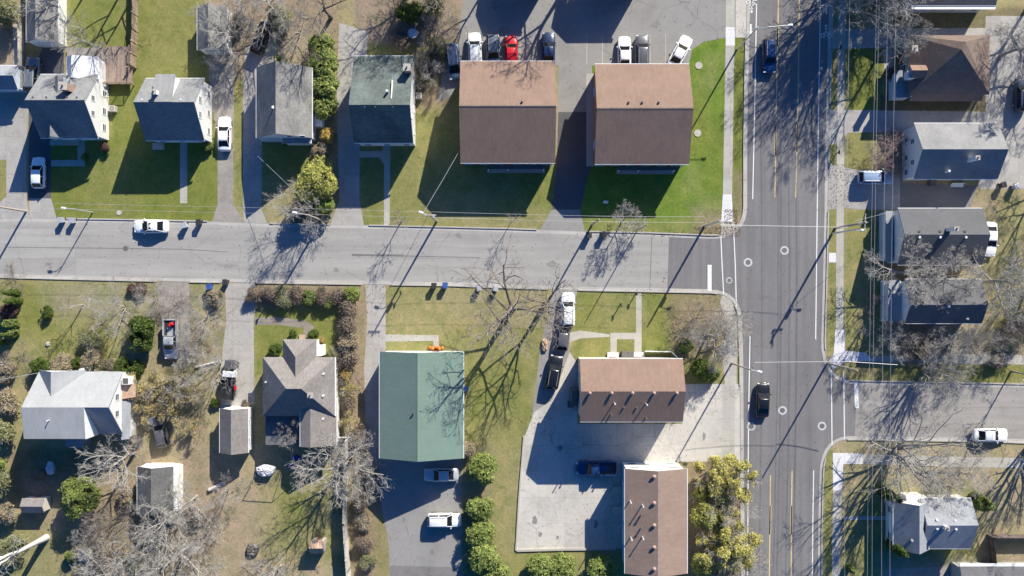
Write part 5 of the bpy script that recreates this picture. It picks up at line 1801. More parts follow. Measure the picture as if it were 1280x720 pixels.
# ---------------------------------------------------------------- small yard things
def make_bin(colr):
    t = thing('trash_bin', 'bin', 'trash bin')
    m = MB()
    m.add([(-.24, -.26, .06), (.24, -.26, .06), (.24, .26, .06), (-.24, .26, .06), (-.31, -.36, 1.0), (.31, -.36, 1.0), (.31, .36, 1.0), (-.31, .36, 1.0)], [(3, 2, 1, 0), (4, 5, 6, 7), (0, 1, 5, 4), (1, 2, 6, 5), (2, 3, 7, 6), (3, 0, 4, 7)])
    m.build('bin_body', M[colr], t, bevel=.03)
    MB().box(-.34, .34, -.40, .38, 1.0, 1.07).build('lid', M[colr], t, bevel=.03)
    MB().tube((-.3, .42, .98), (.3, .42, .98), .03, n=6).build('handle', M['dark'], t)
    for s_ in (-1, 1):
        MB().tube((s_ * .25, .27, .13), (s_ * .33, .27, .13), .13, n=10).build('wheel', M['tyre'], t)
    return t


BINS = {}
for c, px, py, rz, lab in (('galv', 80, 275.5, .1, 'grey trash bin at the kerb, left one of the pair near the street lamp'), ('galv', 93.5, 276, -.1, 'grey trash bin at the kerb, right one of the pair near the street lamp'),
                           ('galv', 233.5, 282, .3, 'grey round-topped bin standing in the gutter right of the white sedan'), ('dark', 251, 278.5, 0, 'black trash bin at the kerb right of the white sedan'),
                           ('bluep', 264, 358.5, .2, 'blue trash bin on the south verge left of the concrete drive'), ('dark', 284, 353, 0, 'black trash bin at the south kerb by the concrete drive'),
                           ('dark', 543, 357.5, 0, 'black trash bin on the south kerb facing the green-roofed building'), ('bluep', 557, 357, 0, 'blue trash bin on the south kerb beside the black one'),
                           ('galv', 599, 360, .1, 'grey trash bin under twigs on the south kerb, left one'), ('galv', 620, 360.5, -.2, 'grey trash bin under twigs on the south kerb, right one'),
                           ('dark', 736, 294.5, 0, 'dark trash bin on the street below the corner lawn, left one'), ('dark', 754, 293.5, .1, 'dark trash bin on the street below the corner lawn, right one'),
                           ('dark', 1250, 232, .2, 'black trash bin on the concrete behind the two-tone roofed house'), ('galv', 1266, 234, .5, 'grey trash bin right of the black one behind the two-tone roofed house')):
    if c not in BINS:
        BINS[c] = make_bin(c)
    x, y = P(px, py)
    instance(BINS[c], loc=(x, y, .015), rz=rz, label=lab, group='trash bins at the kerbs')


def ac_unit(px, py, label, mat='pipe_dark'):
    x, y = P(px, py)
    t = thing('air_conditioner', label, 'air conditioner', (x, y, 0))
    MB().box(x - .42, x + .42, y - .42, y + .42, 0, .8).build('casing', M[mat], t, bevel=.04)
    MB().ring(x, y, .803, .16, .30, 16).build('fan_grille', M['iron'], t)


ac_unit(780, 442.5, 'black air conditioner box at the front wall, left of the two')
ac_unit(787.5, 442.5, 'black air conditioner box at the front wall, right of the two')
ac_unit(143, 137, 'pale air conditioner beside the white house below the deck', 'rock')
ac_unit(1163, 229, 'dark air conditioner in the shade below the two-tone roofed house')
ac_unit(524, 121, 'pale air conditioner right of the green-roofed steep house', 'rock')
ac_unit(713, 505, 'dark air conditioner at the shaded left wall of the tan block')

x, y = P(1195, 232)
t = thing('garden_bench', 'pale bench in the shade below the two-tone roofed house', 'bench', (x, y, 0))
MB().box(x - .8, x + .8, y - .25, y + .2, .4, .46).build('seat', M['trim'], t)
MB().box(x - .8, x + .8, y + .2, y + .26, .46, .9).build('backrest', M['trim'], t)
for s_ in (-.7, .7):
    MB().box(x + s_ - .04, x + s_ + .04, y - .22, y + .18, 0, .4).build('leg', M['trim'], t)

x, y = P(516, 42, .9)
t = thing('round_table', 'round pale patio table on the leafy ground behind the steep house', 'table', (x, y, 0))
MB().tube((x, y, 1.0), (x, y, 1.06), .68, n=28).build('tabletop', M['w_blue'], t)
MB().tube((x, y, 0), (x, y, 1.0), .06, n=8).build('leg', M['galv'], t)
MB().tube((x, y, 0), (x, y, .06), .35, n=14).build('base', M['galv'], t)

x, y = P(580, 485)
t = thing('rain_barrel', 'blue barrel at the right wall of the green-roofed building', 'barrel', (x, y, 0))
MB().tube((x + .35, y, 0), (x + .35, y, .5), .3, .36, n=14).tube((x + .35, y, .5), (x + .35, y, 1.0), .36, .3, n=14).build('barrel_body', M['bluep'], t)
MB().tube((x + .35, y, 1.0), (x + .35, y, 1.04), .31, n=14).build('lid', M['bluep'], t)

x, y = P(188.5, 527, .8)
t = thing('water_tank', 'round white tank among golden branches', 'tank', (x, y, 0))
MB().tube((x, y, 0), (x, y, .8), .5, n=18).build('tank_body', M['tarp_white'], t)
MB().tube((x, y, .8), (x, y, .95), .42, .2, n=18).build('lid', M['lampw'], t)

# pumpkins by the green building
for k, (px, py) in enumerate(((537.5, 434), (541, 435.5), (545, 434), (549, 435.5), (553, 434.5))):
    x, y = P(px, py)
    mb = MB()
    rs = .22 + .05 * (k % 2)
    vs, fs = [], []
    for i in range(7):
        th_ = math.pi * i / 6
        for j in range(12):
            ph = 2 * math.pi * j / 12
            r_ = rs * math.sin(th_) * (1 + .08 * math.cos(6 * ph))
            vs.append((x + r_ * math.cos(ph), y + r_ * math.sin(ph), rs * .8 + rs * .8 * math.cos(th_)))
    for i in range(6):
        for j in range(12):
            fs.append((i * 12 + j, (i + 1) * 12 + j, (i + 1) * 12 + (j + 1) % 12, i * 12 + (j + 1) % 12))
    mb.add(vs, fs)
    t = thing('pumpkin', 'orange pumpkin on the doorstep row of the green-roofed building', 'pumpkin', (x, y, 0), group='pumpkins by the green roof')
    mb.build('pumpkin_body', M['orange'], t, smooth=True)
    MB().tube((x, y, rs * 1.5), (x + .03, y, rs * 1.5 + .15), .03, n=6).build('stalk', M['bark_dark'], t)


# lumps of tarpaulin: bumpy shells
def lump(name, label, cat, px, py, rx, ry, h, mat, seed):
    random.seed(seed)
    x, y = P(px, py)
    mb = MB()
    n, m = 18, 7
    vs, fs = [], []
    for i in range(m + 1):
        f = i / m
        for j in range(n):
            a = 2 * math.pi * j / n
            q = 1 + .3 * mn.noise(Vector((math.cos(a) * 1.7 + seed, math.sin(a) * 1.7, f * 2)))
            rr = math.sin(f * math.pi / 2) ** .6 * q
            z = h * math.cos(f * math.pi / 2) ** .7 * (1 + .35 * mn.noise(Vector((math.cos(a) * 3 + seed, math.sin(a) * 3, f * 4)))) if i < m else 0
            vs.append((x + rx * rr * math.cos(a), y + ry * rr * math.sin(a), max(0, z)))
    for i in range(m):
        for j in range(n):
            fs.append((i * n + j, (i + 1) * n + j, (i + 1) * n + (j + 1) % n, i * n + (j + 1) % n))
    mb.add(vs, fs)
    return tag(mb.build(name, M[mat], smooth=False), label, cat)


lump('covered_grill', 'crumpled pale tarp over a garden grill on the back lawn', 'grill', 333, 587, 1.3, .85, 1.1, 'tarp_white', 3)
lump('tarp_heap', 'vivid blue tarp heap behind the hip-roofed house, upper one', 'tarp', 371, 572, .45, .4, .5, 'tarp_blue', 5)
lump('tarp_heap', 'smaller blue-violet tarp heap behind the hip-roofed house, lower one', 'tarp', 365, 582, .4, .35, .4, 'tarp_blue', 8)
lump('yard_heap', 'grey junk heap on the back lawn at the bottom', 'heap', 316, 686, .95, .9, .6, 'pipe_dark', 11)
lump('yard_heap', 'pale-blue junk heap in the dark back yard at lower left', 'heap', 64, 585, .6, .9, .6, 'w_blue', 13)
lump('yard_heap', 'brown leaf heap in the dark back yard at lower left', 'heap', 48, 592, 1.0, .7, .5, 'litter', 17)
lump('boulder', 'large pale boulder between bare shrubs near the bottom left', 'boulder', 106, 693, 1.0, 1.0, .7, 'rock', 19)
lump('boulder', 'small pale stone on the west lawn', 'boulder', 60, 430, .35, .3, .25, 'rock', 23)
lump('boulder', 'small white stone left of the shrub in the shaded corner lawn', 'boulder', 757, 252.5, .4, .2, .25, 'lampw', 29)
lump('boulder', 'pale stone in the dark back yard near the bright green tree', 'boulder', 78, 608, .25, .3, .25, 'rock', 31)
lump('yard_heap', 'red and pink bags beside the queue of cars', 'heap', 681, 431, .5, .9, .5, 'r_rust', 37)

# swing frame on the back lawn
x, y = P(335, 605)
t = thing('swing_frame', 'thin metal swing frame on the back lawn below the covered grill', 'swing', (x, y, 0))
q = [P(313, 610), P(357, 613), P(322, 590), P(352, 592)]
for (a, b_), (c, d) in ((q[0], q[2]), (q[1], q[3])):
    MB().tube((a, b_, 0), ((a + c) / 2, (b_ + d) / 2, 1.9), .035, n=6).build('leg', M['fence_dark'], t)
    MB().tube((c, d, 0), ((a + c) / 2, (b_ + d) / 2, 1.9), .035, n=6).build('leg', M['fence_dark'], t)
MB().tube(((q[0][0] + q[2][0]) / 2, (q[0][1] + q[2][1]) / 2, 1.9), ((q[1][0] + q[3][0]) / 2, (q[1][1] + q[3][1]) / 2, 1.9), .04, n=6).build('top_bar', M['fence_dark'], t)
# log and mailbox posts
for nm, lab, a, b_, r in (('log', 'pale cut log lying under bare branches left of the flatbed truck', (245, 459), (276, 451), .16), ('log', 'pale trunk section lying beside the pale fence', (428, 575), (441, 563), .33),
                          ('log', 'light broken log near the bottom garage under branches', (262, 612), (280, 603), .25)):
    p, q = P3(*a), P3(*b_)
    p.z = q.z = r
    tag(MB().tube(p, q, r, r * .8, n=10).build(nm, M['bark_pale']), lab, 'log')
for px, py, lab in ((775, 381, 'mailbox on a post on the front lawn left of the footpath'), (502, 366, 'small mailbox on a post on the south lawn facing the street'), (794.5, 367, 'mailbox at the street end of the footpath'),
                    (330, 386, 'small post lamp in the leafy bed left of the front lawn'), (1047, 62, 'mailbox post on the narrow verge of the east sidewalk, upper one'), (1045, 192, 'mailbox post on the narrow verge of the east sidewalk, lower one')):
    x, y = P(px, py)
    t = thing('mailbox', lab, 'mailbox', (x, y, 0))
    MB().box(x - .05, x + .05, y - .05, y + .05, 0, 1.1).build('post', M['fence_dark'], t)
    MB().box(x - .1, x + .1, y - .25, y + .25, 1.1, 1.25).tube((x, y - .25, 1.25), (x, y + .25, 1.25), .1, n=10).build('box', M['dark'], t)


# ---------------------------------------------------------------- trees
def rdir(d, ang, rnd, az=None):
    """direction leaving d by angle ang"""
    a = d.orthogonal().normalized()
    b = d.cross(a)
    t = rnd.uniform(0, 6.283) if az is None else az
    return (d * math.cos(ang) + (a * math.cos(t) + b * math.sin(t)) * math.sin(ang)).normalized()


def bare_tree(name, seed, H=12, trunk=.25, tr=.22, limbs=6, la=(25, 60), kids_n=(5, 5, 4, 3), spread=1.0, stems=1, lean=(0, 0), tw=.014, barkm='bark_grey', twigm='twig_grey', upness=.25, lvmax=4, lr=.42):
    rnd = random.Random(seed)
    T, K = MB(), MB()

    def branch(p, d, L, r, lv, mb_=None):
        n = 4 if lv <= 1 else (3 if lv <= 2 else 2)
        pts = [p.copy()]
        rs = [r]
        q = p.copy()
        e = d.copy()
        for k in range(n):
            w = .16 + .07 * lv
            e = (e + Vector((rnd.uniform(-w, w), rnd.uniform(-w, w), rnd.uniform(-w, w) * .6 + upness * .12))).normalized()
            q = q + e * (L / n)
            if q.z < .3:
                q.z = .3
            pts.append(q.copy())
            rs.append(max(tw * .7, r * (1 - (k + 1) / n * .62)))
        (T if lv <= 1 else K).path(pts, rs, 6 if lv <= 1 else (4 if lv == 2 else 3))
        if lv >= lvmax:
            return
        nk = kids_n[min(lv - 1, len(kids_n) - 1)]
        off = rnd.uniform(0, 6.28)
        for i in range(nk):
            f = .28 + .72 * (i + rnd.random() * .6) / nk
            f = min(f, .99)
            s_ = f * n
            k = min(int(s_), n - 1)
            c = pts[k].lerp(pts[k + 1], s_ - k)
            dd = (pts[k + 1] - pts[k]).normalized()
            ang = math.radians(rnd.uniform(25, 55))
            nd = rdir(dd, ang, rnd, off + i * 2.4)
            ll = L * rnd.uniform(.42, .68) * (1.15 - f * .5)
            branch(c, nd, ll, max(tw, rs[k] * .58), lv + 1)

    for s_ in range(stems):
        if stems == 1:
            base = Vector((0, 0, 0))
            d = Vector((lean[0], lean[1], 1)).normalized()
            r0 = tr
        else:
            a = 6.283 * s_ / stems + rnd.random()
            base = Vector((math.cos(a) * .15, math.sin(a) * .15, 0))
            d = Vector((math.cos(a) * .45 * spread, math.sin(a) * .45 * spread, 1)).normalized()
            r0 = tr * rnd.uniform(.5, .8)
        th = H * trunk
        pts, rs = [base], [r0 * 1.25]
        q = base.copy()
        m = 6
        full = H * .86
        for k in range(m):
            w = .05 if k * full / m < th else .16
            d = (d + Vector((rnd.uniform(-w, w), rnd.uniform(-w, w), .1))).normalized()
            q = q + d * (full / m)
            pts.append(q.copy())
            rs.append(r0 * (1 - (k + 1) / m * .8))
        T.path(pts, rs, 8)
        nl = limbs if stems == 1 else max(3, limbs // 2)
        off = rnd.uniform(0, 6.28)
        for i in range(nl):
            z = th + (full - th) * (i + rnd.random() * .5) / nl
            s__ = min(z / full * m, m - .01)
            k = int(s__)
            c = pts[k].lerp(pts[k + 1], s__ - k)
            f = (z - th) / (full - th + .01)
            ang = math.radians(la[1] + (la[0] - la[1]) * f) * rnd.uniform(.85, 1.15)
            nd = rdir((pts[k + 1] - pts[k]).normalized(), ang, rnd, off + i * 2.4)
            branch(c, nd, H * lr * spread * (1.1 - .55 * f) * rnd.uniform(.85, 1.15), rs[k] * .62, 1)
    t = thing(name, 'tree', 'tree')
    T.build('trunk', M[barkm], t, smooth=True)
    K.build('crown', M[twigm], t)
    return t


def leaf_cloud(lobes, n, size, rnd, shell=.55, flat=.0, grain=.8, gap=.0, seed=0):
    """leaf faces spread through ellipsoid lobes (cx, cy, cz, rx, ry, rz); thin where 3D noise is low, so gaps open"""
    vol = [l[3] * l[4] * l[5] for l in lobes]
    tot = sum(vol)
    vs, fs = [], []
    tries = 0
    while len(fs) < n and tries < n * 6:
        tries += 1
        r = rnd.random() * tot
        k = 0
        while r > vol[k]:
            r -= vol[k]
            k += 1
        l = lobes[k]
        d = Vector((rnd.gauss(0, 1), rnd.gauss(0, 1), rnd.gauss(0, 1))).normalized()
        rr = shell + (1 - shell) * rnd.random() ** .7
        rr *= 1 + .28 * mn.noise(Vector((d.x * 2.1 + seed, d.y * 2.1 + k, d.z * 2.1)))
        p = Vector((l[0] + d.x * rr * l[3], l[1] + d.y * rr * l[4], l[2] + d.z * rr * l[5]))
        if p.z < .05:
            continue
        if gap and mn.noise(p * grain + Vector((seed, 0, 0))) < gap - .5:
            continue
        nrm = (d * .55 + Vector((rnd.uniform(-.8, .8), rnd.uniform(-.8, .8), rnd.uniform(-.2, 1.2)))).normalized()
        a = nrm.orthogonal().normalized()
        b = nrm.cross(a)
        an = rnd.random() * 6.28
        u = (a * math.cos(an) + b * math.sin(an)) * size * rnd.uniform(.6, 1.3)
        w = (b * math.cos(an) - a * math.sin(an)) * size * rnd.uniform(.35, .7)
        n0 = len(vs)
        for c in (p - u, p + w, p + u, p - w):
            vs.append((c.x, c.y, c.z))
        fs.append((n0, n0 + 1, n0 + 2, n0 + 3))
    return vs, fs


def leafy(name, seed, lobes, n, size, leafm, trunk_h=1.0, tr=.08, shell=.5, gap=.0, stems=3, cat='shrub', twigs=0, barkm='bark_dark'):
    rnd = random.Random(seed)
    t = thing(name, 'shrub', cat)
    K = MB()
    vs, fs = leaf_cloud(lobes, n, size, rnd, shell, gap=gap, seed=seed * 3.1)
    K.add(vs, fs)
    T = MB()
    for l in lobes:
        base = Vector((rnd.uniform(-.1, .1), rnd.uniform(-.1, .1), 0))
        top = Vector((l[0], l[1], l[2] + l[5] * .3))
        mid = base.lerp(top, .5) + Vector((rnd.uniform(-.15, .15), rnd.uniform(-.15, .15), 0))
        T.path([base, mid, top], [tr, tr * .7, tr * .3], 6)
        for k in range(twigs):
            d = Vector((rnd.gauss(0, 1), rnd.gauss(0, 1), abs(rnd.gauss(0, .8)))).normalized()
            a = mid.lerp(top, rnd.random())
            e = Vector((l[0] + d.x * l[3] * 1.1, l[1] + d.y * l[4] * 1.1, max(.2, l[2] + d.z * l[5] * 1.1)))
            m = a.lerp(e, .5) + Vector((rnd.uniform(-.2, .2), rnd.uniform(-.2, .2), rnd.uniform(0, .2)))
            T.path([a, m, e], [.025, .018, .01], 3)
    T.build('trunk', M[barkm], t)
    K.build('crown', M[leafm], t)
    return t


PROTO = {}
PROTO['oak'] = bare_tree('bare_tree', 11, 12, .28, .26, 7, (28, 62), (6, 6, 5, 4), 1.0, lvmax=5, tw=.013)
PROTO['tall'] = bare_tree('bare_tree', 23, 14, .35, .24, 8, (22, 50), (5, 5, 4, 3), .85, lvmax=5, tw=.014)
PROTO['sparse'] = bare_tree('bare_tree', 37, 11, .30, .17, 6, (25, 60), (4, 4, 3), .9, lvmax=4, tw=.014)
PROTO['brush'] = bare_tree('bare_tree', 41, 7, .12, .12, 8, (20, 62), (6, 6, 5), 1.25, stems=4, lvmax=4, tw=.012, twigm='twig_grey')
PROTO['brushb'] = bare_tree('bare_tree', 43, 6, .12, .10, 8, (25, 68), (6, 6, 5), 1.35, stems=5, lvmax=4, tw=.012, twigm='twig_brown', barkm='bark_dark')
PROTO['thicket'] = bare_tree('bare_shrub', 47, 2.6, .06, .04, 7, (25, 75), (6, 5), 1.7, stems=6, lvmax=3, tw=.011, twigm='twig_brown', barkm='bark_dark', lr=.5)
PROTO['redshrub'] = bare_tree('bare_shrub', 53, 3.0, .08, .04, 7, (25, 75), (6, 5, 4), 1.5, stems=5, lvmax=4, tw=.011, twigm='twig_red', barkm='bark_dark', lr=.5)
PROTO['sapling'] = bare_tree('bare_tree', 59, 5, .3, .06, 7, (18, 40), (5, 4), .85, lvmax=3, tw=.013, twigm='twig_brown')
PROTO['orna'] = bare_tree('bare_tree', 61, 5, .25, .10, 8, (30, 70), (7, 6, 5), 1.15, lvmax=4, tw=.013)
PROTO['pale'] = bare_tree('bare_tree', 67, 17, .40, .48, 5, (30, 48), (4, 4, 3), 1.0, lvmax=4, tw=.02, barkm='bark_pale', twigm='twig_grey')
PROTO['dense'] = bare_tree('bare_tree', 71, 11, .22, .22, 9, (30, 72), (7, 6, 6, 3), 1.05, lvmax=5, tw=.013)

PROTO['multi'] = bare_tree('bare_tree', 83, 12, .10, .26, 9, (18, 50), (5, 5, 4), 1.0, stems=6, lvmax=4, tw=.016, barkm='bark_grey')
PROTO['open'] = bare_tree('bare_tree', 91, 13, .26, .25, 9, (20, 52), (5, 5, 3), 1.05, lvmax=4, tw=.015, barkm='bark_dark', twigm='twig_brown')
PROTO['openg'] = bare_tree('bare_tree', 97, 11, .20, .22, 10, (25, 66), (6, 5, 4), 1.15, lvmax=4, tw=.016, barkm='bark_grey', twigm='twig_grey')
PROTO['globe'] = leafy('round_shrub', 3, [(0, 0, 1.5, 1.25, 1.2, 1.25), (.5, .3, 2.0, .8, .8, .9), (-.5, .35, 1.8, .8, .8, .8), (.1, -.6, 1.6, .8, .7, .8)], 5200, .13, 'lf_bright', shell=.5, gap=.12)
PROTO['globe2'] = leafy('round_shrub', 4, [(0, 0, 1.3, 1.2, 1.3, 1.1), (.6, -.2, 1.6, .8, .8, .8), (-.4, -.5, 1.7, .8, .8, .8)], 4600, .13, 'lf_mid', shell=.55, gap=.22)
PROTO['dark'] = leafy('evergreen_shrub', 5, [(0, 0, 1.2, 1.1, 1.1, 1.15), (.5, .5, 1.6, .8, .7, .8), (-.6, -.2, 1.5, .7, .8, .8), (.1, -.5, 1.9, .6, .6, .7)], 4600, .12, 'lf_dark', shell=.5, gap=.22)
PROTO['column'] = leafy('columnar_evergreen', 6, [(0, 0, 1.1, .62, .62, 1.2), (.05, 0, 2.6, .58, .58, 1.4), (0, .05, 4.1, .38, .38, 1.2)], 3800, .12, 'lf_dark', shell=.55, cat='evergreen', gap=.15)
PROTO['columng'] = leafy('columnar_evergreen', 7, [(0, 0, 1.0, .75, .6, 1.1), (.05, 0, 2.3, .6, .5, 1.3), (0, .05, 3.4, .34, .32, .9)], 3400, .12, 'lf_mid', shell=.55, cat='evergreen', gap=.15)
PROTO['green_tree'] = leafy('green_tree', 8, [(0, 0, 3, 2.2, 2.0, 2.0), (1.0, .9, 4.0, 1.3, 1.2, 1.3), (-1.2, .3, 3.6, 1.3, 1.2, 1.2), (.2, -1.2, 3.3, 1.3, 1.2, 1.2), (0, .3, 4.8, 1.0, 1.0, 1.0)], 11000, .15, 'lf_bright', shell=.45, gap=.27, tr=.14, cat='tree', twigs=14)
PROTO['willow'] = leafy('yellow_green_tree', 9, [(0, 0, 3, 1.7, 2.0, 2.2), (.7, 1.2, 3.6, 1.2, 1.3, 1.6), (-.9, .2, 3.2, 1.2, 1.3, 1.5), (.4, -1.4, 2.6, 1.2, 1.2, 1.6), (0, 0, 4.6, 1.1, 1.2, 1.0)], 9000, .15, 'lf_yel', shell=.4, gap=.32, tr=.13, cat='tree', twigs=30)
PROTO['yellow'] = leafy('yellow_leaved_tree', 10, [(0, 0, 2.6, 1.0, 1.3, 1.1), (1.5, .9, 3.4, .9, .7, .7), (-1.3, 1.4, 2.9, .8, 1.0, .8), (-1.7, -.6, 2.4, .9, .8, .7), (-.3, -1.9, 3.0, 1.0, .7, .8), (1.4, -1.0, 3.9, .8, .9, .7), (.2, 1.9, 3.6, .9, .8, .6), (.5, .2, 4.4, .8, .7, .6), (2.2, -.2, 2.7, .7, .8, .7), (-.8, .3, 4.0, .7, .7, .6)], 6500, .12, 'lf_yellow', shell=.15, gap=.40, tr=.09, cat='tree', twigs=26, barkm='bark_grey')
PROTO['gold'] = leafy('golden_shrub', 12, [(0, 0, 1.6, 1.1, 1.0, 1.0), (1.3, .8, 2.1, .8, .7, .7), (-1.0, -.9, 2.0, .8, .9, .7), (-.9, 1.1, 1.7, .7, .8, .6), (1.0, -1.1, 1.5, .8, .7, .7)], 1500, .11, 'lf_gold', shell=.15, gap=.45, tr=.04, twigs=30, barkm='bark_grey')
PROTO['tan'] = leafy('tan_shrub', 13, [(0, 0, 1.1, 1.4, 1.2, 1.0), (.6, .3, 1.5, .8, .8, .8), (-.6, -.3, 1.3, .8, .7, .7)], 2800, .11, 'lf_tan', shell=.35, gap=.3, twigs=40, barkm='bark_grey')
PROTO['brown'] = leafy('brown_shrub', 14, [(0, 0, 1.1, 1.2, 1.3, 1.1), (.4, .6, 1.5, .8, .7, .8), (-.4, -.6, 1.3, .8, .8, .8)], 2200, .11, 'lf_brown', shell=.3, gap=.35, twigs=60, barkm='bark_dark')
PROTO['olive'] = leafy('olive_shrub', 15, [(0, 0, 1.4, 1.7, 1.6, 1.3), (.8, .6, 1.9, 1.0, 1.0, 1.0), (-.8, -.3, 1.7, 1.0, 1.0, .9)], 3600, .13, 'lf_olive', shell=.35, gap=.3, twigs=40, barkm='bark_grey')
PROTO['purple'] = leafy('purple_shrub', 16, [(0, 0, .9, 1.0, .9, .8), (.4, .2, 1.2, .6, .6, .6)], 2000, .10, 'lf_purple', shell=.4, gap=.2, twigs=20)
PROTO['orange'] = leafy('orange_shrub', 17, [(0, 0, .9, .9, 1.0, .9), (.1, .4, 1.3, .6, .6, .6)], 1700, .11, 'lf_orange', shell=.4, gap=.25, twigs=20)
PROTO['pine'] = leafy('pine_tree', 18, [(0, 0, 2.5, 2.6, 2.4, 1.3), (.8, .4, 4.0, 1.6, 1.6, 1.2), (-.6, -.5, 4.2, 1.5, 1.5, 1.1), (0, 0, 5.6, .9, .9, 1.1)], 7500, .15, 'lf_olive', shell=.4, gap=.3, tr=.16, cat='tree', twigs=24)
PROTO['fir'] = leafy('spruce_tree', 19, [(0, 0, 3, 3.2, 3.2, 2), (.6, .3, 6, 2.7, 2.7, 2.5), (-.3, -.2, 9, 2.0, 2.0, 2.6), (0, 0, 12, 1.1, 1.1, 2.2)], 9000, .28, 'lf_dark', shell=.3, gap=.2, tr=.22, cat='tree')
PH = {k: max(max((v.co.z for v in c.data.vertices), default=1) for c in kids(o)) for k, o in PROTO.items()}

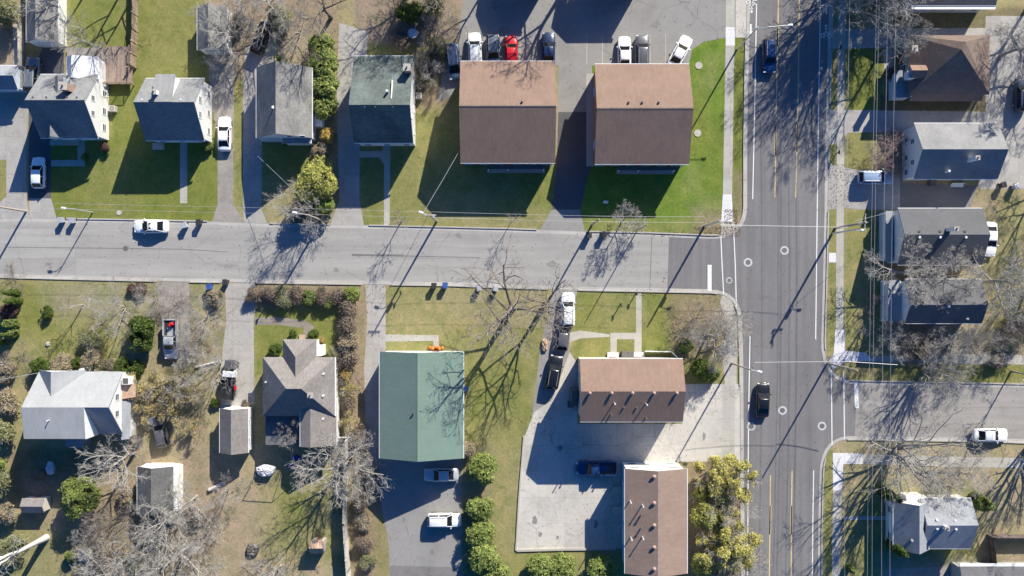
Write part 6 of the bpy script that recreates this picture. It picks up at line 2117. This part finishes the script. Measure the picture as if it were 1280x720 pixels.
# (kind, base px, base py, height m, spread factor, label, group)
PLANTS = [
    # tall trees whose shadows cross the south lawns and roofs
    ('open', 640, 386, 15, 1.65, 'tall bare tree on the south lawn nearer the green-roofed building', None),
    ('open', 682, 378, 14.5, 1.1, 'tall bare tree at the head of the drive with the queue of cars', None),
    ('brush', 384, 268, 8, .9, 'grey bare tree at the street edge below the weeping yellow-green tree', None),
    ('sapling', 640, 276, 4.6, 1.1, 'small bare sapling at the street edge below the left tan apartments', None),
    ('sapling', 502, 277, 5.6, 1.2, 'bare sapling on the verge right of the narrow footpath', None),
    ('orna', 778, 276, 5.4, 1.15, 'grey twiggy ornamental tree at the edge of the corner lawn', None),
    ('orna', 797, 279, 3.6, .9, 'small twiggy bush touching the ornamental tree on the corner lawn', None),
    ('dense', 885, 418, 7.5, 1.35, 'broad brown-grey bare tree on the corner lawn right of the footpath', None),
    ('brushb', 868, 398, 5.5, .95, 'lower brownish bare tree left of the broad one on the corner lawn', None),
    ('brush', 904, 398, 5.5, .85, 'grey bare tree at the curved kerb of the corner', None),
    ('multi', 1153, 464, 11.5, .75, 'bare street tree on the narrow grass strip, left of two', None),
    ('sparse', 1264, 464, 9.5, .9, 'bare street tree on the narrow grass strip, right of two', None),
    ('multi', 1118, 562, 15.5, .95, 'bare tree with fan of long shadows on the lower right corner lot', None),
    ('multi', 1286, 557, 13, .85, 'bare tree at the right edge behind the car in the side street', None),
    ('dense', 1168, 598, 5.5, 1.2, 'low bare tree above the cross-gabled house', None),
    ('dense', 1200, 590, 6, 1.2, 'grey bare tree above the right end of the cross-gabled house', None),
    ('oak', 1118, 341, 10, 1.4, 'wide bare tree between two grey east roofs, its twigs under the cables', None),
    ('dense', 1162, 342, 9, 1.2, 'dense bare tree in the gap between the two east houses', None),
    ('oak', 1224, 352, 11, 1.3, 'bare tree right of the weathered grey roof', None),
    ('brush', 1268, 366, 7, 1.0, 'bare tree near the right edge below the white standing car', None),
    ('brush', 1105, 422, 6, 1.0, 'grey bare tree below the porch of the weathered house', None),
    ('brushb', 1132, 428, 5, 1.0, 'brownish bare tree below the weathered house, left part', None),
    ('dense', 1172, 428, 7, 1.2, 'dense grey bare tree covering the lower edge of the weathered roof', None),
    ('redshrub', 1143, 418, 2.8, 1.2, 'reddish twiggy shrub under the weathered roof', None),
    ('brush', 1206, 430, 6, 1.0, 'grey bare tree right of the dense one below the weathered roof', None),
    ('brush', 1236, 428, 5, 1.0, 'pale bare tree beside the olive bush near the side sidewalk', None),
    ('brushb', 1262, 424, 5, 1.0, 'brownish bare tree at the right edge above the side sidewalk', None),
    ('redshrub', 1106, 188, 3.6, 1.3, 'reddish bare shrub at the corner of the two-tone roofed house', None),
    ('redshrub', 1102, 205, 3.0, 1.1, 'smaller reddish shrub just above the pale blue SUV', None),
    ('redshrub', 1105, 380, 2.6, 1.0, 'dark red twiggy shrub by the white porch of the weathered house', None),
    # lower left woodland
    ('openg', 168, 566, 10, 1.25, 'grey bare tree right of the pale-roofed house porch', None),
    ('openg', 226, 640, 12, 1.1, 'bare tree standing over the buried garage', None),
    ('oak', 240, 680, 13, 1.25, 'big bare tree below the buried garage', None),
    ('openg', 186, 684, 10, 1.3, 'bare tree left of the big one below the buried garage', None),
    ('openg', 152, 708, 10, 1.3, 'bare tree at the bottom edge beside the pale boulder', None),
    ('brushb', 205, 722, 7, 1.1, 'brown bare tree at the bottom edge', None),
    ('brush', 262, 665, 6, .9, 'grey bare tree at the edge of the tan back lawn', None),
    ('dense', 246, 620, 8, 1.1, 'bare tree whose branches hide the right wall of the buried garage', None),
    ('brush', 285, 612, 5, .9, 'low bare tree below the taupe-roofed garage', None),
    ('brush', 250, 730, 7, .9, 'bare tree at the bottom between woodland and lawn', None),
    ('brushb', 150, 650, 6, 1.0, 'brown bare tree between the bright green tree and the garage', None),
    ('brush', 125, 668, 5.5, .9, 'pale bare tree below the bright green tree', None),
    ('pale', 58, 672, 17, .9, 'great pale-barked tree leaning over the bottom left corner', None),
    ('sapling', 104, 381, 5.2, 1.5, 'bare tree on the west lawn, smaller of the two casting shadows', None),
    ('brush', 156, 384, 7.5, .95, 'bare tree on the west lawn, larger of the two casting shadows', None),
    ('brush', 258, 398, 6, 1.0, 'bare tree between the gravel and concrete drives, upper one', None),
    ('brush', 277, 452, 7, .95, 'bare tree between the gravel drive and the flatbed truck, lower one', None),
    ('thicket', 222, 383, 2.8, 1.3, 'grey bare shrub beside the silver pickup truck, upper right', None),
    ('brush', 196, 375, 4.5, 1.0, 'low bare tree at the top of the gravel drive', None),
    ('brush', 240, 470, 6, 1.0, 'grey bare tree right of the golden thicket', None),
    ('brush', 250, 425, 5, 1.0, 'pale bare tree in the middle of the island between the drives', None),
    ('openg', 429, 574, 11.5, 1.35, 'large bare tree by the pale fence reaching over the back lawn', None),
    ('dense', 446, 560, 8.5, .9, 'bare tree right of the pale fence beside the green-roofed building', None),
    ('brush', 450, 600, 6, 1.0, 'bare tree right of the pale fence, lower one', None),
    ('brush', 372, 535, 5, .9, 'low bare tree over the rear porch of the hip-roofed house', None),
    ('openg', 352, 706, 8, 1.0, 'bare tree at the bottom of the back lawn left of the playhouse', None),
    ('brush', 335, 720, 6, 1.0, 'smaller bare tree at the bottom edge of the back lawn', None),
    # upper left
    ('tall', 128, 62, 10.5, .9, 'grey bare tree growing beside the raised deck', None),
    ('openg', 296, 46, 9, 1.35, 'bare tree whose twigs cover the small garage', None),
    ('brush', 283, 78, 5, .9, 'low bare tree below the small garage', None),
    ('openg', 345, 12, 10, 1.2, 'bare tree at the top edge above the black vehicle', None),
    ('brush', 375, 40, 7, 1.0, 'bare tree on the leafy ground above the grey-brown roof', None),
    ('open', 414, 22, 15, 1.0, 'bare tree at the top edge left of the brown yard', None),
    ('brush', 315, 25, 6, 1.0, 'bare tree right of the small garage at the top', None),
    ('brushb', 398, 85, 4.5, 1.0, 'brown bare tree touching the green hedge top', None),
    ('brush', 362, 82, 5, .9, 'bare tree at the top corner of the grey-brown roof', None),
    ('open', 548, 6, 15, 1.1, 'tall bare tree at the top edge left of the parking lot', None),
    ('brushb', 545, 48, 6, .9, 'brown bare tree right of the round patio table', None),
    ('brush', 535, 95, 5, .9, 'bare tree right of the steep green-roofed house', None),
    ('brushb', 495, 12, 5, .8, 'brown bare tree at the top above the brown yard', None),
    # beyond the top edge, casting shadows into the picture
    ('sparse', 165, -34, 13, 1.0, 'tree beyond the top edge shading the green rear lawn, left', 'g'),
    ('tall', 186, -42, 13, .9, 'tree beyond the top edge shading the green rear lawn, right', 'g'),
    ('tall', 120, -30, 12, .9, 'tree beyond the top edge above the long garage', 'g'),
    ('sparse', 75, 20, 10, .9, 'thin bare tree beside the long garage wall at upper left', None),
    ('open', 530, -38, 16, 1.0, 'tree beyond the top edge above the brown yard, left', 'g'),
    ('oak', 572, -52, 16, 1.0, 'tree beyond the top edge above the brown yard, right', 'g'),
    ('tall', 622, -40, 14, .8, 'tree beyond the top edge above the minivan', 'g'),
    ('open', 712, -24, 16, 1.2, 'tree beyond the top edge whose shadow crosses the left tan roof', 'g'),
    ('open', 684, -42, 16, 1.2, 'tree beyond the top edge behind the first shadow tree', 'g'),
    ('open', 1052, -22, 15, 1.2, 'tree beyond the top edge shading the main road, left', 'g'),
    ('multi', 1061, 8, 14, 1.0, 'bare street tree on the east verge near the top edge', None),
    ('oak', 1130, -30, 14, 1.0, 'tree beyond the top edge over the first east house', 'g'),
    ('oak', 1300, -20, 14, 1.0, 'tree beyond the upper right corner', 'g'),
    ('oak', 1318, 60, 13, 1.0, 'tree beyond the right edge above the navy vehicle', 'g'),
    ('oak', 1325, 190, 13, 1.0, 'tree beyond the right edge over the back concrete', 'g'),
    ('oak', 1330, 280, 12, 1.0, 'tree beyond the right edge by the east back lawns', 'g'),
    ('multi', 1086, -66, 15, 1.0, 'many-stemmed tree beyond the top edge at the road side', 'g'),
    ('fir', 1110, -92, 17, 1.0, 'dark spruce beyond the top edge at the road side', 'g'),
    ('multi', 1080, -48, 16, 1.2, 'tall bare tree beyond the top edge at the road side, middle', 'g'),
    ('dense', 1250, 70, 13, .95, 'bare tree behind the brown hip-roofed house', None),
    ('tall', 1098, 70, 12, .9, 'bare tree at the right side of the narrow green lawn by the brown house', None),
    # evergreens and leafy shrubs
    ('pine', 16, 22, 6, 1.0, 'olive-green pine at the upper left corner', None),
    ('globe', 405, 62, 3.4, 1.3, 'green shrub at the top of the tall hedge left of the steep house', None),
    ('globe', 408, 86, 4.2, 1.5, 'green shrub, second of the tall hedge left of the steep house', None),
    ('globe', 409, 112, 4.2, 1.45, 'bright shrub, third of the tall hedge left of the steep house', None),
    ('globe', 409, 136, 3.8, 1.3, 'green shrub at the bottom of the tall hedge left of the steep house', None),
    ('dark', 293, 83, 1.2, .8, 'small green shrub at the top corner of the drive', None) if False else ('dark', 352, 76, 1.6, .8, 'small green shrub at the ridge end of the grey-brown roof', None),
    ('orange', 412, 172, 2.2, 1.1, 'orange leaved shrub above the weeping tree', None),
    ('tan', 402, 190, 2.2, .9, 'tan shrub just below the orange one', None),
    ('willow', 403, 230, 5.6, 1.35, 'weeping yellow-green tree between two driveways', None),
    ('globe', 409, 258, 3.4, 1.0, 'bright green shrub under the weeping tree at the drive mouth', None),
    ('brown', 378, 262, 2.2, 1.2, 'brown shrub at the foot of the weeping tree', None),
    ('dark', 514, 20, 4.2, 1.2, 'dark green shrub at the top above the patio table', None),
    ('olive', 540, 14, 3.6, 1.1, 'olive shrub at the top right of the dark one', None),
    ('olive', 548, 62, 2.6, .9, 'olive shrub on the lot edge left of the minivan', None),
    ('tan', 528, 78, 2.4, 1.0, 'tan shrub above the right wall of the steep house', None),
    ('olive', 527, 100, 2.0, .7, 'small olive shrub beside the white wall of the steep house', None),
    ('brown', 502, 52, 2.0, 1.2, 'brown shrub left of the patio table shadow', None),
    ('olive', 352, 28, 3.0, 1.1, 'olive shrub under the bare trees near the top', None),
    ('brown', 300, 30, 2.2, 1.0, 'brown shrub beside the white wall of the small garage', None),
    ('column', 26, 366, 4.2, 1.0, 'dark columnar evergreen at the left edge, topmost of its row', None),
    ('column', 27, 376, 4.2, 1.0, 'dark columnar evergreen at the left edge, second of its row', None),
    ('columng', 22, 404, 3.8, 1.1, 'green columnar evergreen just below the purple shrub', None),
    ('columng', 21, 416, 3.8, 1.1, 'green columnar evergreen, next to last of the left row', None),
    ('column', 12, 427, 3.6, 1.0, 'dark columnar evergreen, lowest of the left row', None),
    ('purple', 16, 389, 2.0, 1.2, 'purple shrub in the row of evergreens at the left edge', None),
    ('dark', 186, 408, 4.2, 1.15, 'tall dark evergreen left of the silver pickup truck, upper half', None),
    ('dark', 184, 426, 3.6, 1.1, 'tall dark evergreen left of the silver pickup truck, lower half', None),
    ('dark', 58, 457, 2.4, 1.15, 'dark round shrub at the upper left corner of the pale roof', None),
    ('tan', 82, 456, 2.4, 1.2, 'tan round shrub second along the pale-roofed house front', None),
    ('dark', 100, 452, 1.8, .6, 'small green shrub between two tan ones at the pale-roofed house', None),
    ('tan', 120, 450, 2.4, 1.2, 'tan round shrub in the middle of the pale-roofed house front', None),
    ('tan', 143, 456, 1.6, .9, 'low tan shrub left of the green one by the pale roof', None),
    ('dark', 158, 458, 2.4, 1.05, 'green shrub at the right corner of the pale roof front, left half', None),
    ('dark', 174, 459, 2.2, .95, 'green shrub at the right corner of the pale roof front, right half', None),
    ('dark', 62, 390, 1.3, .8, 'small dark shrub alone on the west lawn', None),
    ('olive', 118, 425, 1.8, 1.0, 'olive shrub in tree shadow on the west lawn', None),
    ('green_tree', 113, 615, 5.4, 1.3, 'bright yellow-green tree in the shaded back yard', None),
    ('globe', 92, 693, 1.7, .7, 'small bright green shrub left of the pale boulder', None),
    ('olive', 6, 600, 3.2, 1.1, 'olive shrub on the left edge below the pale-roofed house', None),
    ('olive', 24, 682, 3.0, 1.2, 'yellowish shrub left of the pale-barked tree', None),
    ('tan', 14, 640, 2.6, 1.2, 'tan shrub left of the little garden shed', None),
    ('olive', 8, 540, 3.4, 1.2, 'olive shrub at the left edge beside the pale roof', None),
    ('globe', 4, 578, 2.6, .8, 'green shrub at the left edge beside the back yard', None),
    ('tan', 14, 500, 3.0, 1.3, 'tan shrub left of the pale roof ridge', None),
    ('tan', 12, 462, 2.6, 1.2, 'tan shrub left of the dark round one at the pale roof', None),
    ('thicket', 28, 445, 2.4, 1.2, 'grey twiggy shrub on the west lawn edge', None),
    ('tan', 165, 620, 2.2, 1.1, 'tan shrub left of the buried garage', None),
    ('brown', 130, 700, 2.6, 1.2, 'brown shrub in the woodland near the boulder', None),
    ('olive', 165, 706, 2.4, 1.1, 'olive shrub in the woodland at the bottom', None),
    ('brown', 245, 640, 2.0, 1.0, 'brown shrub at the path right of the buried garage', None),
    ('gold', 184, 484, 3.2, 1.1, 'golden shrub beside the rusty porch, upper left of the thicket', None),
    ('gold', 210, 478, 3.6, 1.1, 'golden shrub, top middle of the thicket', None),
    ('gold', 238, 486, 3.2, 1.1, 'golden shrub, top right of the thicket', None),
    ('gold', 192, 508, 3.2, 1.0, 'golden shrub above the hidden grey car', None),
    ('gold', 222, 510, 3.4, 1.1, 'golden shrub in the middle of the thicket', None),
    ('gold', 243, 532, 2.4, .8, 'small golden shrub at the lower right of the thicket', None),
    ('thicket', 172, 530, 2.6, 1.2, 'grey twiggy shrub at the lower left of the golden thicket', None),
    ('purple', 178, 362, 1.2, 1.1, 'reddish low shrub on the verge, right part', None),
    ('purple', 168, 361, 1.0, .9, 'reddish low shrub on the verge, left part', None),
    ('globe', 604, 582, 3.6, 1.5, 'green round shrub right of the silver sedan, topmost of its line', None),
    ('globe', 601, 632, 3.4, 1.4, 'green round shrub right of the white car, second of its line', None),
    ('globe', 602, 662, 3.4, 1.4, 'green round shrub, third of the line by the asphalt yard', None),
    ('globe', 606, 692, 3.8, 1.6, 'green round shrub, fourth of the line by the asphalt yard', None),
    ('globe', 620, 714, 3.4, 1.4, 'green round shrub at the bottom end of the line by the yard', None),
    ('tan', 583, 560, 2.4, .9, 'tan shrub at the lower right corner of the green roof', None),
    ('globe', 675, 705, 3.2, 1.4, 'round green shrub below the concrete lot, leftmost of three', None),
    ('globe', 702, 704, 3.2, 1.4, 'round green shrub below the concrete lot, middle of three', None),
    ('globe', 751, 707, 3.4, 1.45, 'round green shrub below the concrete lot, rightmost of three', None),
    ('yellow', 884, 590, 5.2, 1.05, 'yellow-leaved tree at the top left of the roadside grove', None),
    ('yellow', 910, 596, 6.0, 1.1, 'yellow-leaved tree at the top right of the roadside grove', None),
    ('willow', 875, 640, 5.0, 1.0, 'yellow-green tree against the tan roof wall in the grove', None),
    ('yellow', 892, 672, 6.0, 1.15, 'yellow-leaved tree in the lower middle of the grove', None),
    ('yellow', 899, 640, 5.0, .85, 'yellow-leaved tree in the very middle of the grove', None),
    ('brush', 904, 628, 6.5, 1.15, 'grey bare tree in the middle of the roadside grove', None),
    ('yellow', 914, 672, 6.0, 1.1, 'yellow-leaved tree leaning over the kerb in the grove', None),
    ('brush', 910, 706, 6.5, 1.2, 'grey bare tree at the bottom of the roadside grove', None),
    ('willow', 874, 700, 4.6, .95, 'yellow-green tree at the bottom left of the grove', None),
    ('willow', 873, 612, 3.8, .8, 'yellow-green shrubby tree near the white end wall', None),
    ('dark', 876, 462, 2.6, 1.2, 'dark green shrub right of the tan apartment roof corner', None),
    ('globe2', 888, 466, 1.8, .9, 'small bright shrub by the concrete lot entrance', None),
    ('globe2', 856, 432, 1.2, .9, 'low green shrub behind the picket fence', None),
    ('column', 1099, 612, 5.6, 1.1, 'dark arborvitae at the upper corner of the cross-gabled house', None),
    ('column', 1105, 615, 5.4, 1.0, 'second dark arborvitae at the upper corner of the cross-gabled house', None),
    ('column', 1108, 676, 5.6, 1.1, 'dark arborvitae at the lower corner of the cross-gabled house', None),
    ('column', 1113, 681, 5.2, 1.0, 'second dark arborvitae at the lower corner of the cross-gabled house', None),
    ('columng', 1214, 622, 5.6, 1.2, 'spiky green arborvitae right of the cross-gabled house', None),
    ('columng', 1060, 708, 2.6, 1.3, 'small yellow-green arborvitae near the lower east sidewalk', None),
    ('olive', 1268, 410, 3.4, 1.2, 'olive bush near the right edge above the side sidewalk', None),
    ('brown', 1244, 452, 1.4, 1.0, 'brown low shrub above the side sidewalk', None),
    ('dark', 1148, 436, 1.8, 1.1, 'dark green shrub under the bare trees by the side sidewalk', None),
    # hedges of the hip-roofed house
    ('brown', 437, 388, 2.4, 1.1, 'brown hedge shrub left of the concrete drive, topmost', None),
    ('brown', 436, 408, 2.6, 1.15, 'brown hedge shrub left of the concrete drive, second from top', None),
    ('tan', 438, 428, 2.6, 1.1, 'tan hedge shrub left of the concrete drive, third from top', None),
    ('brown', 437, 447, 2.6, 1.15, 'brown hedge shrub left of the concrete drive, fourth from top', None),
    ('thicket', 434, 462, 2.6, 1.0, 'grey twiggy shrub at the right eave of the hip-roofed house', None),
    ('orange', 435, 468, 1.8, .9, 'orange-gold shrub by the right wall of the hip-roofed house', None),
    ('gold', 440, 485, 2.2, .8, 'gold shrub between the hip-roofed house and the drive, upper', None),
    ('brown', 437, 505, 2.0, .9, 'brown shrub between the hip-roofed house and the drive', None),
    ('gold', 437, 525, 2.2, .8, 'gold shrub between the hip-roofed house and the drive, lower', None),
    ('brown', 452, 540, 2.4, .9, 'brown shrub beside the lower left of the green roof', None),
    ('brown', 452, 625, 2.0, 1.0, 'brown shrub on the bank of the asphalt yard, upper', None),
    ('tan', 455, 650, 2.0, 1.0, 'tan shrub on the bank of the asphalt yard, middle', None),
    ('brown', 456, 678, 2.0, 1.0, 'brown shrub on the bank of the asphalt yard, lower', None),
    ('olive', 462, 700, 1.8, .8, 'olive shrub on the bank of the asphalt yard near the bottom', None),
    ('brown', 322, 368, 1.8, .9, 'brown hedge shrub at the street, leftmost', None),
    ('brown', 340, 367, 1.8, 1.0, 'brown hedge shrub at the street, second from left', None),
    ('olive', 356, 370, 1.8, 1.0, 'olive hedge shrub at the street, third from left', None),
    ('brown', 373, 368, 1.8, 1.0, 'brown hedge shrub at the street, fourth from left', None),
    ('globe2', 388, 372, 1.8, .95, 'green hedge shrub at the street, fifth from left', None),
    ('brown', 405, 369, 1.9, 1.0, 'brown hedge shrub at the street, sixth from left', None),
    ('brown', 422, 370, 1.9, 1.0, 'brown hedge shrub at the street, seventh from left', None),
    ('globe', 442, 368, 2.2, .9, 'light green shrub ending the street hedge at the drive', None),
    ('globe2', 350, 374, 1.2, .7, 'low green shrub under the street hedge, left', None),
    ('globe2', 412, 378, 1.4, .8, 'low green shrub under the street hedge, right', None),
    ('dark', 346, 436, 1.4, .8, 'low green shrub left of the front wing of the hip-roofed house', None),
    ('dark', 368, 418, 1.2, .6, 'low green shrub left of the reddish front step', None),
    ('dark', 393, 418, 1.3, .7, 'low green shrub right of the reddish front step', None),
    ('olive', 420, 440, 1.6, .7, 'grey-green shrub at the right eave corner of the hip-roofed house', None),
    ('orange', 404, 425, 1.2, .5, 'small orange shrub right of the front wing', None),
    ('dark', 270, 503, 1.0, .6, 'small shrub at the left corner of the taupe garage', None),
    ('brown', 308, 504, 1.2, .5, 'small brown shrub at the right corner of the taupe garage', None),
    ('brown', 317, 372, 1.6, .7, 'brown shrub at the mouth of the concrete drive', None),
    ('tan', 272, 372, 1.6, 1.0, 'tan shrub between the two drives near the street', None),
    ('thicket', 18, 352, 1.8, 1.1, 'bare shrub at the street near the left edge', None),
    ('purple', 134, 185, 1.2, .8, 'pinkish flowering shrub at the shaded corner of the white house', None),
    ('globe2', 109, 197, .9, .5, 'small green shrub at the end of the footpath by the white house', None),
    ('globe2', 262, 184, 1.2, .6, 'small bright shrub at the corner of the second house', None),
    ('brown', 1110, 95, 1.6, .8, 'reddish-brown shrub at the blue porch of the brown house', None),
    ('purple', 1125, 75, 1.6, .9, 'purplish shrub above the blue porch of the brown house', None),
]
rnd = random.Random(5)
for kind, px, py, h, sp, lab, g in PLANTS:
    x, y = P(px, py)
    k = h / PH[kind]
    w = k * sp
    if kind in ('globe', 'globe2', 'dark', 'tan', 'brown', 'olive', 'gold', 'purple', 'orange', 'thicket', 'redshrub'):
        w = (sp * 1.0) * (.75 + .25 * k)
    o = instance(PROTO[kind], loc=(x, y, 0), rz=rnd.uniform(0, 6.28), sc=(w, w * rnd.uniform(.92, 1.08), k), label=lab, group=None)


# ---------------------------------------------------------------- leaf litter (nobody could count it)
def litter():
    rs = np.random.RandomState(4)
    n = 150000
    X = rs.uniform(-72, 72, n)
    Y = rs.uniform(-41, 41, n)
    w = np.zeros(n)
    for cov, m in patch_masks(X, Y):
        v = dict(litter=1.0, mulch=.9, dirt=.4, greyd=.4, dry=.10, tan=.12, olive=.10, dark=.5, lawn=.03, lush=.01)[cov]
        w = w * (1 - m) + m * v
    cl = fbm(X, Y, .8, 77)
    keep = rs.rand(n) < w * np.clip(.55 + .5 * cl, .05, 1.2)
    X, Y = X[keep], Y[keep]
    # loose leaves caught along the kerbs and corners
    extra = []
    for (x0, x1, y0, y1, m) in ((868, 925, 283, 296, 500), (815, 870, 289, 295, 160), (905, 922, 262, 280, 250), (1035, 1052, 60, 110, 120), (1036, 1060, 205, 260, 260), (455, 482, 356, 380, 60), (648, 690, 520, 545, 120), (780, 850, 362, 370, 150), (755, 780, 590, 680, 250), (845, 925, 480, 500, 140)):
        ex, ey = P(rs.uniform(x0, x1, m), rs.uniform(y0, y1, m))
        extra.append((ex, ey))
    X = np.concatenate([X] + [e[0] for e in extra])
    Y = np.concatenate([Y] + [e[1] for e in extra])
    n = len(X)
    a = rs.uniform(0, 6.28, n)
    s = rs.uniform(.035, .085, n)
    z = rs.uniform(.03, .06, n)
    tx, ty = rs.uniform(-.5, .5, n) * s, rs.uniform(-.5, .5, n) * s
    ux, uy = np.cos(a) * s, np.sin(a) * s
    vx, vy = -np.sin(a) * s * .7, np.cos(a) * s * .7
    co = np.empty((n, 4, 3))
    co[:, 0] = np.stack([X - ux, Y - uy, z - tx], 1)
    co[:, 1] = np.stack([X + vx, Y + vy, z + ty], 1)
    co[:, 2] = np.stack([X + ux, Y + uy, z + tx], 1)
    co[:, 3] = np.stack([X - vx, Y - vy, z - ty], 1)
    co[:, :, 2] = np.maximum(co[:, :, 2], .026)
    me = bpy.data.meshes.new('leaf_litter')
    me.vertices.add(n * 4)
    me.vertices.foreach_set('co', co.ravel().astype(np.float32))
    me.loops.add(n * 4)
    me.loops.foreach_set('vertex_index', np.arange(n * 4).astype(np.int32))
    me.polygons.add(n)
    me.polygons.foreach_set('loop_start', (np.arange(n) * 4).astype(np.int32))
    me.polygons.foreach_set('loop_total', np.full(n, 4, dtype=np.int32))
    me.update()
    me.materials.append(M['litter'])
    o = bpy.data.objects.new('leaf_litter', me)
    C.objects.link(o)
    tag(o, 'loose brown fallen leaves scattered over lawns and kerbs', 'leaves', kind='stuff')


litter()
# prototypes never used in the picture are removed
for k, o in list(PROTO.items()) + list(CARS.items()):
    if o.as_pointer() not in USED and k not in ():
        if o.get('label') in ('tree', 'shrub', 'car'):
            for c in kids(o):
                for d in kids(c):
                    bpy.data.objects.remove(d)
                bpy.data.objects.remove(c)
            bpy.data.objects.remove(o)
